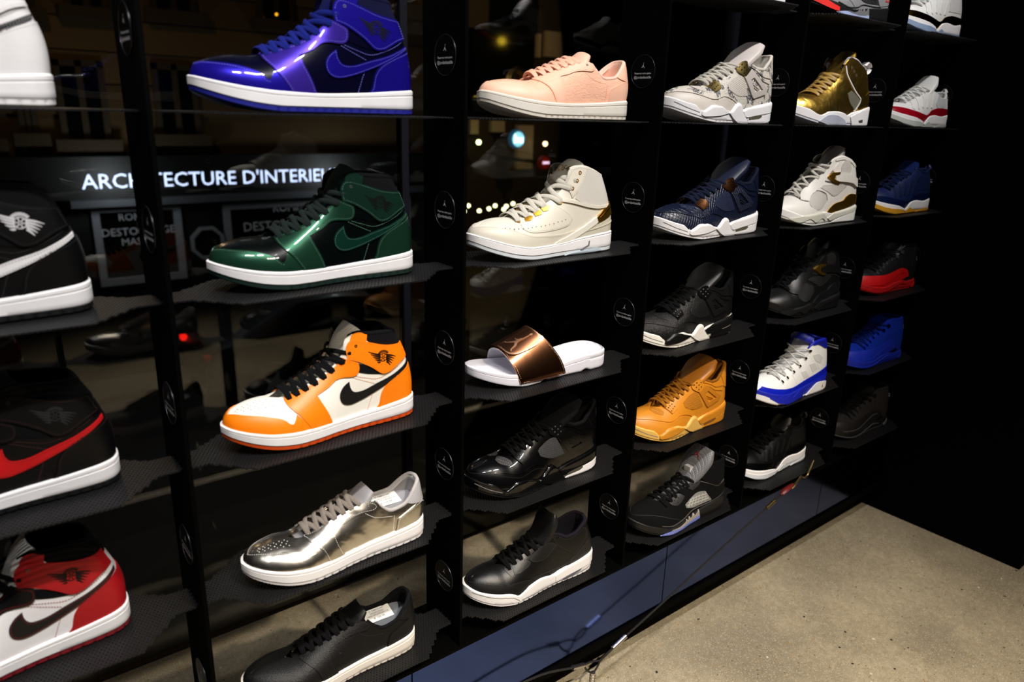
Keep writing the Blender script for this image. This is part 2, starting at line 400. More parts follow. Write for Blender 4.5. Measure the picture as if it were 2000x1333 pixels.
# ------------------------------------------------------------------ procedural materials
_MC = {}
def srgb(c):
    if isinstance(c, str): c = tuple(int(c[i:i+2], 16) for i in (0, 2, 4))
    return tuple((v / 255 / 12.92) if v / 255 <= .04045 else ((v / 255 + .055) / 1.055) ** 2.4 for v in c) + (1,)
def mat(col, rough=.5, metal=0, coat=0, bump='leather', bs=.12, scale=1.0, spec=.5, var=.06, emit=0, trans=0, crough=.05, sheen=0, extra=None):
    key = (col, rough, metal, coat, bump, bs, scale, spec, var, emit, trans, crough, sheen, extra)
    if key in _MC: return _MC[key]
    m = bpy.data.materials.new('material'); m.use_nodes = True; nt = m.node_tree; N = nt.nodes; Lk = nt.links
    p = N['Principled BSDF']; c = srgb(col)
    p.inputs['Roughness'].default_value = rough; p.inputs['Metallic'].default_value = metal
    p.inputs['Coat Weight'].default_value = coat; p.inputs['Coat Roughness'].default_value = crough
    p.inputs['Specular IOR Level'].default_value = spec
    if sheen: p.inputs['Sheen Weight'].default_value = sheen
    if trans: p.inputs['Transmission Weight'].default_value = trans
    if emit: p.inputs['Emission Color'].default_value = c; p.inputs['Emission Strength'].default_value = emit
    tc = N.new('ShaderNodeTexCoord')
    def noise(sc, det=3, ro=.6, dist=0):
        n = N.new('ShaderNodeTexNoise'); n.inputs['Scale'].default_value = sc; n.inputs['Detail'].default_value = det; n.inputs['Roughness'].default_value = ro; n.inputs['Distortion'].default_value = dist
        Lk.new(tc.outputs['Object'], n.inputs['Vector']); return n
    def vor(sc, feat='DISTANCE_TO_EDGE'):
        n = N.new('ShaderNodeTexVoronoi'); n.feature = feat; n.inputs['Scale'].default_value = sc; Lk.new(tc.outputs['Object'], n.inputs['Vector']); return n
    def math_(op, a, b=0.0, clamp=False):
        n = N.new('ShaderNodeMath'); n.operation = op; n.use_clamp = clamp
        for i, v in enumerate((a, b)):
            if isinstance(v, (int, float)): n.inputs[i].default_value = v
            else: Lk.new(v, n.inputs[i])
        return n.outputs[0]
    def mix(f, a, b):
        n = N.new('ShaderNodeMix'); n.data_type = 'RGBA'
        if isinstance(f, float): n.inputs[0].default_value = f
        else: Lk.new(f, n.inputs[0])
        for i, v in ((6, a), (7, b)):
            if isinstance(v, tuple): n.inputs[i].default_value = v
            else: Lk.new(v, n.inputs[i])
        return n.outputs[2]
    def ramp(x, a, b):
        n = N.new('ShaderNodeMapRange'); n.interpolation_type = 'SMOOTHSTEP'; n.inputs[1].default_value = a; n.inputs[2].default_value = b; Lk.new(x, n.inputs[0]); return n.outputs[0]
    base = c; height = None; dist = .0006
    if bump == 'leather':
        height = math_('ADD', vor(900 * scale).outputs['Distance'], noise(500 * scale).outputs['Fac']); dist = .0004
    elif bump == 'tumbled':
        v = vor(210 * scale).outputs['Distance']; height = math_('ADD', math_('MULTIPLY', ramp(v, 0, .25), .8), math_('MULTIPLY', noise(260 * scale, 4, .6, .6).outputs['Fac'], .8)); dist = .0013
    elif bump == 'crease':
        mp = N.new('ShaderNodeMapping'); mp.inputs['Rotation'].default_value = (0, .9, 0); mp.inputs['Scale'].default_value = (1, 1, 3.2); Lk.new(tc.outputs['Object'], mp.inputs[0])
        n1 = N.new('ShaderNodeTexNoise'); n1.inputs['Scale'].default_value = 75 * scale; n1.inputs['Detail'].default_value = 4; n1.inputs['Distortion'].default_value = 1.2; Lk.new(mp.outputs[0], n1.inputs['Vector'])
        r = math_('ABSOLUTE', math_('SUBTRACT', n1.outputs['Fac'], .5)); height = math_('ADD', ramp(r, 0, .12), math_('MULTIPLY', noise(420).outputs['Fac'], .3)); dist = .0016
    elif bump == 'suede':
        height = noise(1500 * scale, 2, .7).outputs['Fac']; dist = .0005
    elif bump == 'grid':
        mp = N.new('ShaderNodeMapping'); mp.inputs['Rotation'].default_value = (0, .5, 0); Lk.new(tc.outputs['Object'], mp.inputs[0])
        sx = N.new('ShaderNodeSeparateXYZ'); Lk.new(mp.outputs[0], sx.inputs[0])
        nz = math_('MULTIPLY', noise(70, 2).outputs['Fac'], 1.6)
        a = math_('ABSOLUTE', math_('SINE', math_('ADD', math_('MULTIPLY', sx.outputs[0], 620 * scale), nz))); b = math_('ABSOLUTE', math_('SINE', math_('ADD', math_('MULTIPLY', sx.outputs[2], 480 * scale), nz)))
        height = math_('MINIMUM', ramp(a, 0, .5), ramp(b, 0, .5)); dist = .0012
    elif bump == 'mesh':
        sx = N.new('ShaderNodeSeparateXYZ'); mp = N.new('ShaderNodeMapping'); mp.inputs['Rotation'].default_value = (0, .4, 0); Lk.new(tc.outputs['Object'], mp.inputs[0]); Lk.new(mp.outputs[0], sx.inputs[0])
        a = math_('ABSOLUTE', math_('SINE', math_('MULTIPLY', sx.outputs[0], 900 * scale))); b = math_('ABSOLUTE', math_('SINE', math_('MULTIPLY', sx.outputs[2], 900 * scale)))
        height = math_('MINIMUM', ramp(a, .1, .7), ramp(b, .1, .7)); dist = .001
    elif bump == 'fabric':
        sx = N.new('ShaderNodeSeparateXYZ'); Lk.new(tc.outputs['Object'], sx.inputs[0])
        a = math_('SINE', math_('MULTIPLY', math_('ADD', sx.outputs[0], sx.outputs[2]), 4200 * scale)); b = math_('SINE', math_('MULTIPLY', math_('SUBTRACT', sx.outputs[0], math_('ADD', sx.outputs[2], sx.outputs[1])), 4200 * scale))
        height = math_('ADD', a, b); dist = .0003
    elif bump == 'rubber':
        height = noise(900 * scale, 2, .5).outputs['Fac']; dist = .0003
    elif bump == 'flake':      # metallic flake paint
        v = vor(2600, 'F1'); base = mix(ramp(v.outputs['Distance'], .1, .7), tuple(min(1, x * 1.5 + .004) for x in c[:3]) + (1,), c); height = noise(45, 2).outputs['Fac']; dist = .0012
    elif bump == 'wave':       # slightly uneven mirror leather
        height = noise(28 * scale, 2, .4, .4).outputs['Fac']; dist = .004
    elif bump == 'snake':
        v = vor(260); big = noise(34, 3, .65, 1.2); sm = noise(330, 2)
        f = math_('MULTIPLY', ramp(big.outputs['Fac'], .50, .53), ramp(math_('ADD', v.outputs['Distance'], math_('MULTIPLY', sm.outputs['Fac'], .2)), .1, .22))
        f2 = math_('MULTIPLY', math_('SUBTRACT', 1.0, ramp(v.outputs['Distance'], .02, .08)), .35)
        base = mix(math_('MAXIMUM', f, f2), c, srgb('23283a')); height = ramp(v.outputs['Distance'], 0, .15); dist = .0007
    elif bump == 'speckle':
        v = vor(420, 'F1'); nz = noise(160, 2)
        f = math_('MULTIPLY', math_('SUBTRACT', 1.0, ramp(v.outputs['Distance'], .12, .3)), ramp(nz.outputs['Fac'], .45, .6)); base = mix(f, c, srgb('202022')); height = nz.outputs['Fac']; dist = .0004
    elif bump == 'pony':
        mp = N.new('ShaderNodeMapping'); mp.inputs['Scale'].default_value = (4, 2, .6); mp.inputs['Rotation'].default_value = (0, .35, 0); Lk.new(tc.outputs['Object'], mp.inputs[0])
        n1 = N.new('ShaderNodeTexNoise'); n1.inputs['Scale'].default_value = 190; n1.inputs['Detail'].default_value = 4; Lk.new(mp.outputs[0], n1.inputs['Vector']); height = n1.outputs['Fac']; dist = .002
    elif bump == 'scale':
        v = vor(300 * scale); height = ramp(v.outputs['Distance'], 0, .12); dist = .001
    if var and isinstance(base, tuple):
        base = mix(math_('MULTIPLY', noise(35, 3).outputs['Fac'], 1.0, True), tuple(x * (1 - var) for x in c[:3]) + (1,), tuple(min(1, x * (1 + var)) for x in c[:3]) + (1,))
    if isinstance(base, tuple): p.inputs['Base Color'].default_value = base
    else: Lk.new(base, p.inputs['Base Color'])
    if height is not None and bs:
        b = N.new('ShaderNodeBump'); b.inputs['Strength'].default_value = min(1, bs * 3); b.inputs['Distance'].default_value = dist; Lk.new(height, b.inputs['Height']); Lk.new(b.outputs[0], p.inputs['Normal'])
        if coat and bump not in ('wave', 'flake'): Lk.new(b.outputs[0], p.inputs['Coat Normal'])
    m.name = 'material_%s' % bump; _MC[key] = m
    return m
# kinds
def leather(c, b='leather', bs=.15, rough=.45, **k): return mat(c, rough, bump=b, bs=bs, **k)
def patent(c, b='wave', bs=.05, **k): return mat(c, .3, coat=1.0, bump=b, bs=bs, crough=.04, spec=.12, **k)
def rubber(c, **k): return mat(c, .55, bump='rubber', bs=.08, **k)
def fabric(c, **k): return mat(c, .85, bump='fabric', bs=.2, spec=.15, **k)
def suede(c, **k): return mat(c, .9, bump='suede', bs=.3, spec=.12, **k)
def metal(c, rough=.12, b='wave', bs=.08, **k): return mat(c, rough, metal=1.0, bump=b, bs=bs, var=0, **k)
def emis(c, e): return mat(c, .5, bump='none', emit=e, var=0)
# ------------------------------------------------------------------ shoe assembler
class Model:
    def __init__(m, shp, collar=.36):
        m.S = SH[shp]; m.up = m.S['up']; m.wall = m.S['wall']; m.full = m.S['full']; m.parts = []; m.shp = shp; m.cs = collar; m.st = MB()
    def add(m, name, mesh, key, parent=None, kind=None):
        m.parts.append((name, mesh, key, parent, kind)); return mesh
    # -- shells
    def body(m, key='base', ns=72, nt=16):
        up = m.up; S = np.linspace(-1, 1, 2 * ns + 1)[:-1]; T = np.linspace(0, 1, nt)
        V = up.P(S[:, None], T[None, :]).reshape(-1, 3)
        me = mk_mesh('upper', V, grid_faces(len(S), nt, True, False, True), 60)
        bm = bmesh.new(); bm.from_mesh(me); bmesh.ops.remove_doubles(bm, verts=bm.verts, dist=2e-5); bm.to_mesh(me); bm.free()
        me.polygons.foreach_set('use_smooth', [True] * len(me.polygons)); me.set_sharp_from_angle(angle=math.radians(60))
        m.add('upper', me, key)
    def wallmesh(m, sf, name, tl, ns=90, dents=None, bottom=True, top=False):
        S = np.linspace(-1, 1, 2 * ns + 1)[:-1]; tl = np.array(tl)
        V = sf.P(S[:, None], tl[None, :]); nrm = m.S['o'].xy(S)[1]
        if dents is not None:
            for j in range(len(tl)):
                d = dents(S, tl[j]); V[:, j, :2] -= nrm * d[:, None]
        V = V.reshape(-1, 3); n = len(S); k = len(tl)
        F = grid_faces(n, k, True, False, True)
        def cap(j, flip):
            ring = [i * k + j for i in range(n)]; nv = len(V_ext[0]); 
            c = [ (ring[i], ring[(i+1) % n]) for i in range(n)]
            h = n // 2
            # strip cap: lateral against medial
            out = []
            for i in range(h):
                a = ring[i]; b = ring[i+1]; d = ring[(n - i) % n]; e = ring[(n - i - 1) % n]
                q = [a, b, e, d]; q2 = []
                for x in q:
                    if x not in q2: q2.append(x)
                if len(q2) > 2: out.append(tuple(q2) if flip else tuple(reversed(q2)))
            return out
        V_ext = [V]
        if bottom: F += cap(0, True)
        if top: F += cap(k - 1, False)
        return mk_mesh(name, V, F, 35)
    def sole(m, mkey='midsole', okey='outsole', groove=.72, notch=True, gd=.9, tl=None, ns=90):
        g = groove
        tl = tl or ([0, .04, .1, .3, .5] + ([g - .045, g - .012, g + .012, g + .045] if g else [.7]) + [.85, .92, .97, 1])
        def dent(S, t):
            return np.full(len(S), gd if (g and abs(t - g) < .02) else 0.)
        m.add('midsole', m.wallmesh(m.wall, 'midsole', tl, ns, dent, bottom=True, top=True), mkey)
        def dn(S, t):
            if not notch: return np.zeros(len(S))
            i = np.arange(len(S)); return np.where((i % 6 == 0) & (abs(S) < .72) & (t < .95), 1.6, 0) + np.where((i % 2 == 0) & (abs(S) >= .72) & (t < .9), .5, 0)
        m.add('outsole', m.wallmesh(m.S['out'], 'outsole', [0, .25, .6, 1], 150, dn, bottom=True, top=True), okey)
    def lining(m, key='lining', ikey='insole', ckey='collar', r=3.2, zin=9, depth=26, low=None):
        up = m.up; n = 41; S = np.linspace(-m.cs, m.cs, n); T = up.P(S, np.ones(n)); nr = m.S['o'].xy(S)[1]; nr3 = np.c_[nr, np.zeros(n)]
        sm = np.abs(S)
        bot = m.S['o'].xy(S)[0]; zi = m.S['zt'](bot[:, 0]) + zin
        B = np.c_[bot - nr * 9, zi]
        R_ = [T, T - nr3 * 4 + (0, 0, 1), T - nr3 * 7 - (0, 0, 4), T * .65 + B * .35 - nr3 * 4, B]
        V = np.stack(R_, 1).reshape(-1, 3); m.add('lining', mk_mesh('lining', V, grid_faces(n, 5, False, False), 70), key)
        # insole: front closes with an arc under the tongue
        m.add('insole', m._insole(zin), ikey)
        if ckey:
            pth = up.P(S, np.full(n, .995)) - nr3 * (r * .6); rr = r * np.interp(sm, [0, m.cs * .8, m.cs], [1, 1, .5])
            V, F = sweep(pth, rr, rr, nsec=8); m.add('collar', mk_mesh('collar', V, F, 60), ckey)
    def _insole(m, zin, smax=.5):
        S = np.linspace(0, smax, 30); o = m.S['o']; a, na = o.xy(S); b, nb = o.xy(-S)
        A = a - na * 8; Bq = b - nb * 8; z1 = m.S['zt'](A[:, 0]) + zin + .3; V = []; F = []
        for i in range(len(S)):
            for f in np.linspace(0, 1, 7):
                p = A[i] * (1 - f) + Bq[i] * f; V.append((p[0], p[1], z1[i] - 3 * math.sin(f * math.pi)))
        return mk_mesh('insole', V, grid_faces(len(S), 7), 60)
    # -- pieces on the upper / the sole
    def pan(m, name, key, poly, h=1.0, mode='xz', mirror=True, sf=None, stitch=None, parent=None, mw=1.0, **k):
        sf = sf or m.up
        for sd in ((1, -1) if mirror else (1,)):
            V, F = panel(sf, poly, h, mode, sd, **k)
            if len(F): m.add(name, mk_mesh(name, V, F, 38), key, parent)
        if stitch and mode == 'xz':
            d = crspline([tuple(p) for p in poly], 2.5, True, 50); q = inset_poly(d, stitch)
            mb = dashes(sf, [tuple(p) for p in q[::2]], h, closed=True)
            if mb.n: m.st.add(np.concatenate(mb.V), mb.F)
    def strip(m, name, key, pts, w, h=.8, mirror=True, sf=None, parent=None, mode='xz', **k):
        sf = sf or m.up
        if mode == 'st':
            P = strip_poly([(a * AS, b * AT) for a, b in pts], w) / (AS, AT); kw = dict(mode='st', smooth=False)
        else: P = strip_poly(pts, w); kw = dict(mode='xz', smooth=False)
        kw.update(k); m.pan(name, key, P, h, mirror=mirror, sf=sf, parent=parent, **kw)
    def sew(m, pts, h, mode='xz', **k):
        mb = dashes(m.up, pts, h, mode=mode, **k)
        if mb.n: m.st.add(np.concatenate(mb.V), mb.F)
    def end_stitch(m, key='thread'):
        if m.st.n: m.add('stitching', m.st.mesh('stitching', 180), key, 'upper', 'stuff')
    def dots(m, pts, r, key='hole', h=.3, mode='xz', name='perforations', parent='upper', sf=None, mirror=False):
        mb = discs(sf or m.up, pts, r, h, mode=mode)
        m.add(name, mb.mesh(name), key, parent, 'stuff')
    def eyelets(m, pts, key, r=2.6, tube=.9, h=1.6, mode='xz'):
        for p in pts:
            for sd in (1, -1):
                mb = rings(m.up, [p], r, tube, h, sd, mode); m.add('eyelet', mb.mesh('eyelet', 60), key)
    def tongue(m, pts, key='tongue', th=7, tkey=None, n=15, name='tongue'):
        """pts: (x, z, half width, drop of the edges)"""
        P = np.array(pts, float); C = dens([(p[0], 0, p[1]) for p in P], 22); k = np.linspace(0, 1, len(P)); kk = np.linspace(0, 1, 22)
        hw = np.interp(kk, k, P[:, 2]); dr = np.interp(kk, k, P[:, 3])
        T = np.gradient(C, axis=0); T /= np.linalg.norm(T, axis=1, keepdims=True); Nn = np.c_[-T[:, 2], np.zeros(22), T[:, 0]]; Nn *= np.sign((Nn @ np.array([1, 0, .4])))[:, None]
        f = np.linspace(-1, 1, n); V = []
        endr = np.clip(np.minimum(1, (1 - kk) * 7), 0, 1) ** .5; endr[-1] = .2
        tt = th * np.interp(kk, [0, .5, .9, 1], [.5, .7, 1, .35])
        for i in range(22):
            w = hw[i] * (.80 + .20 * endr[i])
            row = [C[i] + (0, w * math.sin(a * 1.25) / math.sin(1.25), 0) - Nn[i] * (dr[i] * (1 - math.cos(a * 1.25)) / (1 - math.cos(1.25))) for a in f]
            low = [C[i] + (0, w * .97 * math.sin(a * 1.25) / math.sin(1.25), 0) - Nn[i] * (dr[i] * (1 - math.cos(a * 1.25)) / (1 - math.cos(1.25)) + tt[i]) for a in f[::-1]]
            V += row + low
        F = grid_faces(22, 2 * n, False, True); F += [tuple(range(2 * n)), tuple(21 * 2 * n + i for i in reversed(range(2 * n)))]
        me = mk_mesh(name, V, F, 70); bm = bmesh.new(); bm.from_mesh(me); bmesh.ops.recalc_face_normals(bm, faces=bm.faces); bm.to_mesh(me); bm.free()
        m.add(name, me, key); m._tong = (C, Nn, hw, dr)
    def laces(m, eye, key='laces', w=3.3, hgt=1.2, arch=9, mode='xz', lift=1.5, bars=True, cross=True, name='laces', skip=()):
        st = m.up.inv(np.array(eye, float)) if mode == 'xz' else np.array(eye, float)
        A = m.up.P(st[:, 0], st[:, 1]) + m.up.N(st[:, 0], st[:, 1]) * lift; B = m.up.P(-st[:, 0], st[:, 1]) + m.up.N(-st[:, 0], st[:, 1]) * lift
        na = m.up.N(st[:, 0], st[:, 1]); nb = m.up.N(-st[:, 0], st[:, 1]); mb = MB()
        def run(a, ua, b, ub, ar):
            mid = (a + b) / 2; un = ua + ub; un /= np.linalg.norm(un); d = b - a
            pts = [a - ua * 1.2, a + d * .06 + ua * ar * .25, a + d * .25 + un * ar * .8, mid + un * ar, b - d * .25 + un * ar * .8, b - d * .06 + ub * ar * .25, b - ub * 1.2]
            P = dens(pts, 17); f = np.linspace(0, 1, 17)[:, None]; U = ua * (1 - f) ** 2 + un * 2 * f * (1 - f) * 1.2 + ub * f ** 2; U /= np.linalg.norm(U, axis=1, keepdims=True)
            V, F = sweep(P, w, hgt, U, 8); mb.add(V, F)
        n = len(eye); ar_ = np.linspace(*arch, n) if isinstance(arch, tuple) else np.full(n, float(arch))
        for k in range(n):
            if k in skip: continue
            if bars and k == 0: run(A[0], na[0], B[0], nb[0], ar_[0])
            if cross and k < n - 1 and (k + 1) not in skip:
                run(A[k], na[k], B[k+1], nb[k+1], ar_[k] + .8); run(B[k], nb[k], A[k+1], na[k+1], ar_[k] - .8)
            elif bars and not cross: run(A[k], na[k], B[k], nb[k], ar_[k])
        m.add(name, mb.mesh(name, 60), key)
    # -- one pair of hands: place a shoe
    def make(m, obj_name, loc, yaw, cw, label, group=None, cat='shoe', scale=1.0):
        root = bpy.data.objects.new(obj_name, None); COL.objects.link(root); root.empty_display_size = .02
        root.location = loc; root.rotation_euler = (0, 0, math.pi + math.radians(yaw)); root.scale = (scale,) * 3
        root['label'] = label; root['category'] = cat
        if group: root['group'] = group
        by = {}
        for name, me, key, parent, kind in m.parts:
            mt = cw.get(key)
            if mt is None: continue
            o = bpy.data.objects.new(name, me); COL.objects.link(o)
            if not me.materials: me.materials.append(mt)
            o.material_slots[0].link = 'OBJECT'; o.material_slots[0].material = mt
            o.parent = by.get(parent, root) if parent else root
            if kind: o['kind'] = kind
            by.setdefault(name, o)
        return root
SHELF_Z = [0.5783, 0.0483, -0.4807, -1.0112, -1.5088, -2.0397]
def spot(c, r, X=.834, Y=.105, dx=0, dy=0):
    return ((c + X) * W - dx / 1000, Y * W + dy / 1000, (SHELF_Z[r] + ZF) * W + .0012)
# ------------------------------------------------------------------ high-top basketball shoe
def wing_polys(C, k=1.0):
    P = []
    for i in range(5):
        a = (C[0] + 5, C[1] + 4.5 - 2.7 * i); b = (C[0] + 24 - 3.4 * i, C[1] + 12.5 - 4.6 * i)
        P.append(strip_poly([a, ((a[0]+b[0])/2, (a[1]+b[1])/2 - .6), b], [2.3, 2.1, .6], step=2.5))
        a = (C[0] - 5, C[1] + 3.0 - 2.6 * i); b = (C[0] - 22 + 2.6 * i, C[1] - 3.0 - 2.9 * i)
        P.append(strip_poly([a, ((a[0]+b[0])/2, (a[1]+b[1])/2 + .6), b], [2.3, 2.1, .6], step=2.5))
    for i in range(9):                       # lettered arc over the ball
        t = math.radians(-52 + 13 * i); r0, r1 = 7.6, 11.2; w = .085
        P.append(np.array([(C[0] - math.sin(t - w) * r0, C[1] + math.cos(t - w) * r0), (C[0] - math.sin(t + w) * r0, C[1] + math.cos(t + w) * r0), (C[0] - math.sin(t + w) * r1, C[1] + math.cos(t + w) * r1), (C[0] - math.sin(t - w) * r1, C[1] + math.cos(t - w) * r1)]))
    for i in range(6):                       # ball seams
        t = math.radians(60 * i); P.append(strip_poly([(C[0] + math.cos(t) * 1, C[1] + math.sin(t) * 1), (C[0] + math.cos(t + .25) * 6, C[1] + math.sin(t + .25) * 6)], 1.1, step=2))
    P.append(strip_poly([(C[0] + math.cos(a) * 6, C[1] + math.sin(a) * 6) for a in np.linspace(0, 6.1, 14)], 1.0, step=2))
    return P
def multi(m, name, key, polys, h, sf=None, parent=None, mirror=False, **k):
    kw = dict(mode='xz', smooth=False, step=2.5, cell=4); kw.update(k)
    for sd in ((1, -1) if mirror else (1,)):
        mb = MB()
        for p in polys:
            V, F = panel(sf or m.up, p, h, side=sd, **kw)
            if len(F): mb.add(V, F)
        m.add(name, mb.mesh(name, 38), key, parent)
SWOOSH = [(121,79),(130,73),(136.5,64),(137,54),(131,46.5),(119,44),(100,48),(80,55),(60,63),(40,72.5),(15,86),(15,91),(48,76),(77,67.5),(96,61.5),(109,60.5),(116,63),(120,70)]
def build_high():
    m = Model('high', .37); m.body('quarter'); m.sole(); m.lining(r=4.2)
    mud = [(.60,.0),(.625,.12),(.65,.26),(.675,.42),(.686,.32),(.699,.23),(.714,.24),(.74,.35),(.80,.44),(.86,.50),(.91,.56),(.955,.63),(1,.66)]
    mud = mud + [(2 - a, b) for a, b in mud[-2::-1]]
    m.pan('toe_guard', 'overlay', mud, 1.1, mode='st', mirror=False, cell=5)
    m.sew([(a, b - .045) for a, b in mud[5:-5]], 1.1, mode='st')
    ey = [(152,22),(158,39),(166,56),(171,68),(161,72),(152,76),(146,80),(138,85),(128,86.5),(114,86),(107,89),(104,97),(105,105),(122,113),(126,115),(136,103),(153,91),(176,80),(200,72),(211,68.5),(214,65),(213,60),(208,54),(200,45),(184,21)]
    m.pan('eyestay', 'overlay2', ey, 1.9, stitch=2.3)
    m.sew([(171,67),(186,58),(200,50)], 1.9)
    m.pan('heel_counter', 'overlay3', [(79,26),(73,34),(69,50),(60,62),(43,72),(13,84),(6,84),(0,60),(-3,28),(30,24)], 1.5, stitch=2.3)
    m.pan('collar_band', 'collarband', [(0,.72),(.1,.74),(.2,.78),(.28,.84),(.33,1.0),(.2,1.0),(.1,1.0),(0,1.0)], .5, mode='st')
    m.pan('ankle_gusset', 'gusset', [(106,104),(87,96),(66,81),(60,79),(89,85),(105,90)], .7)
    m.pan('ankle_strap', 'overlay4', [(121,127),(119,134),(114,139),(104,139),(85,133),(64,126),(45,122.5),(27,121),(22,108),(18,98),(32,94),(47,86),(56,82),(68,82),(85,95),(105,107),(120,112)], 2.3, stitch=2.3)
    m.pan('collar_tab', 'overlay5', [(115,138),(111,147),(101,150),(88,146),(90,135)], 1.2)
    m.pan('side_check', 'check', SWOOSH, 1.5)
    _d = inset_poly(crspline(SWOOSH, 2.5, True, 50), 1.6); mb = dashes(m.up, [tuple(q) for q in _d[::2]], 1.5, closed=True); m.add('check_stitching', mb.mesh('check_stitching', 180), 'cthread', 'side_check', 'stuff')
    m.sew([(78,66),(85,49),(93,27)], .3); m.sew([(113,86),(95,80),(76,75),(60,78),(40,86),(22,96)], .4); m.sew([(115,84),(98,76),(80,68)], .4)
    multi(m, 'winged_emblem', 'emblem', wing_polys((65,107)), 2.7)
    toe = [(.76 + .035 * i + .012 * (j % 2), .68 + .075 * j) for i in range(6) for j in range(4)]
    m.dots(toe, .75, 'hole', .25, 'st')
    m.tongue([(214,58,14,3),(190,68,17,5),(160,83,20,7),(138,103,24,9),(124,132,29,11),(113,150,31,11),(104,160,30,10)], th=8)
    E = [(207,66),(195,69.5),(182,74.5),(168,80),(154,87),(141,95),(124,109),(115,121)]
    m.laces(E, w=3.5, hgt=1.3, arch=(10, 19), lift=2.6)
    m.eyelets([(107,131)], 'eyelet', 1.6, .6, 2.6)
    m.end_stitch(); return m
HIGH = build_high()
WHITE = rubber('eceaeb'); OFFW = rubber('ece8de')
def cw_high(q, ov, mid=None, out=None, lace=None, ton=None, lin=None, chk=None, emb=None, strap=None, heel=None, band=None, thread=None, tab=None, eye=None, gus=None, eyel=None, cth=None):
    return dict(quarter=q, overlay=ov, overlay2=eye or ov, overlay3=heel or ov, overlay4=strap or ov, overlay5=tab or strap or ov, collarband=band or lin, gusset=gus or lin, check=chk or ov, emblem=emb, hole=mat('15120f', .9, bump='none', var=0),
                midsole=mid or WHITE, outsole=out, lining=lin, insole=lin, collar=lin, tongue=ton or q, laces=lace, eyelet=eyel or metal('c8c8c8', .3), cthread=cth or thread, thread=thread, label=mat('e4e4e2', .6, bump='none'), print=mat('141414', .7, bump='none'))
BLK = leather('0b0b0d'); BLKF = fabric('0c0c0f'); BLKTH = mat('141416', .8, bump='none', var=0)
# ------------------------------------------------------------------ the other shoe models
def wrap(lat): return lat + [(2 - a, b) for a, b in lat[-2::-1]]
def flat_text(s, size, th=.0):
    cu = bpy.data.curves.new('text', 'FONT'); cu.body = s; cu.size = size; cu.align_x = 'CENTER'; cu.align_y = 'CENTER'; cu.resolution_u = 2; cu.extrude = th
    o = bpy.data.objects.new('text', cu); COL.objects.link(o); dg = bpy.context.evaluated_depsgraph_get(); me = bpy.data.meshes.new_from_object(o.evaluated_get(dg)); bpy.data.objects.remove(o); return me
def circ(c, r, n=14): return [(c[0] + r * math.cos(a), c[1] + r * math.sin(a)) for a in np.arange(n) / n * 2 * math.pi]
def leaper(c, k, ang=0):
    """leaping figure with a ball, as 2-D outlines of size k around c"""
    P = [circ((.02,.36), .075), circ((.13,.95), .085), [(-.11,.29),(.09,.31),(.13,.05),(.02,-.05),(-.1,.04)],
         strip_poly([(.05,.27),(.1,.52),(.125,.88)], [.1,.07,.05], step=.05), strip_poly([(-.08,.26),(-.25,.16),(-.4,.22)], [.09,.07,.04], step=.05),
         strip_poly([(-.03,.05),(-.28,-.16),(-.58,-.33),(-.72,-.27)], [.17,.13,.08,.05], step=.05), strip_poly([(.06,.05),(.3,-.13),(.43,-.42),(.6,-.5)], [.17,.14,.09,.05], step=.05)]
    ca, sa = math.cos(ang), math.sin(ang)
    return [np.array([(c[0] + k * (x * ca - y * sa), c[1] + k * (x * sa + y * ca)) for x, y in p]) for p in P]
def flat_polys(polys, z=0.0, th=0.0):
    mb = MB()
    for p in polys:
        p = [tuple(q) for q in p]; r = geometry.delaunay_2d_cdt([Vector(q) for q in p], [], [list(range(len(p)))], 1, 1e-7)
        V = [(v.x, v.y, z) for v in r[0]]; F = [tuple(f) for f in r[2]]
        F = [f if (V[f[1]][0]-V[f[0]][0])*(V[f[2]][1]-V[f[0]][1])-(V[f[1]][1]-V[f[0]][1])*(V[f[2]][0]-V[f[0]][0]) > 0 else f[::-1] for f in F]
        mb.add(V, F)
    return mb
def side_text(m, s, c, size, key, h, sf=None, name='lettering', ang=0, parent=None):
    """letters laid on the side of the shoe, centred on side-view point c"""
    sf = sf or m.up; me = flat_text(s, size); V = np.array([v.co[:] for v in me.vertices]); F = [tuple(p.vertices) for p in me.polygons]; bpy.data.meshes.remove(me)
    ca, sa = math.cos(ang), math.sin(ang)
    xz = np.c_[c[0] - (V[:, 0] * ca - V[:, 1] * sa), c[1] + (V[:, 0] * sa + V[:, 1] * ca)]
    st = sf.inv(xz); P = sf.P(st[:, 0], st[:, 1]) + sf.N(st[:, 0], st[:, 1]) * h
    m.add(name, mk_mesh(name, P, F, 60), key, parent)
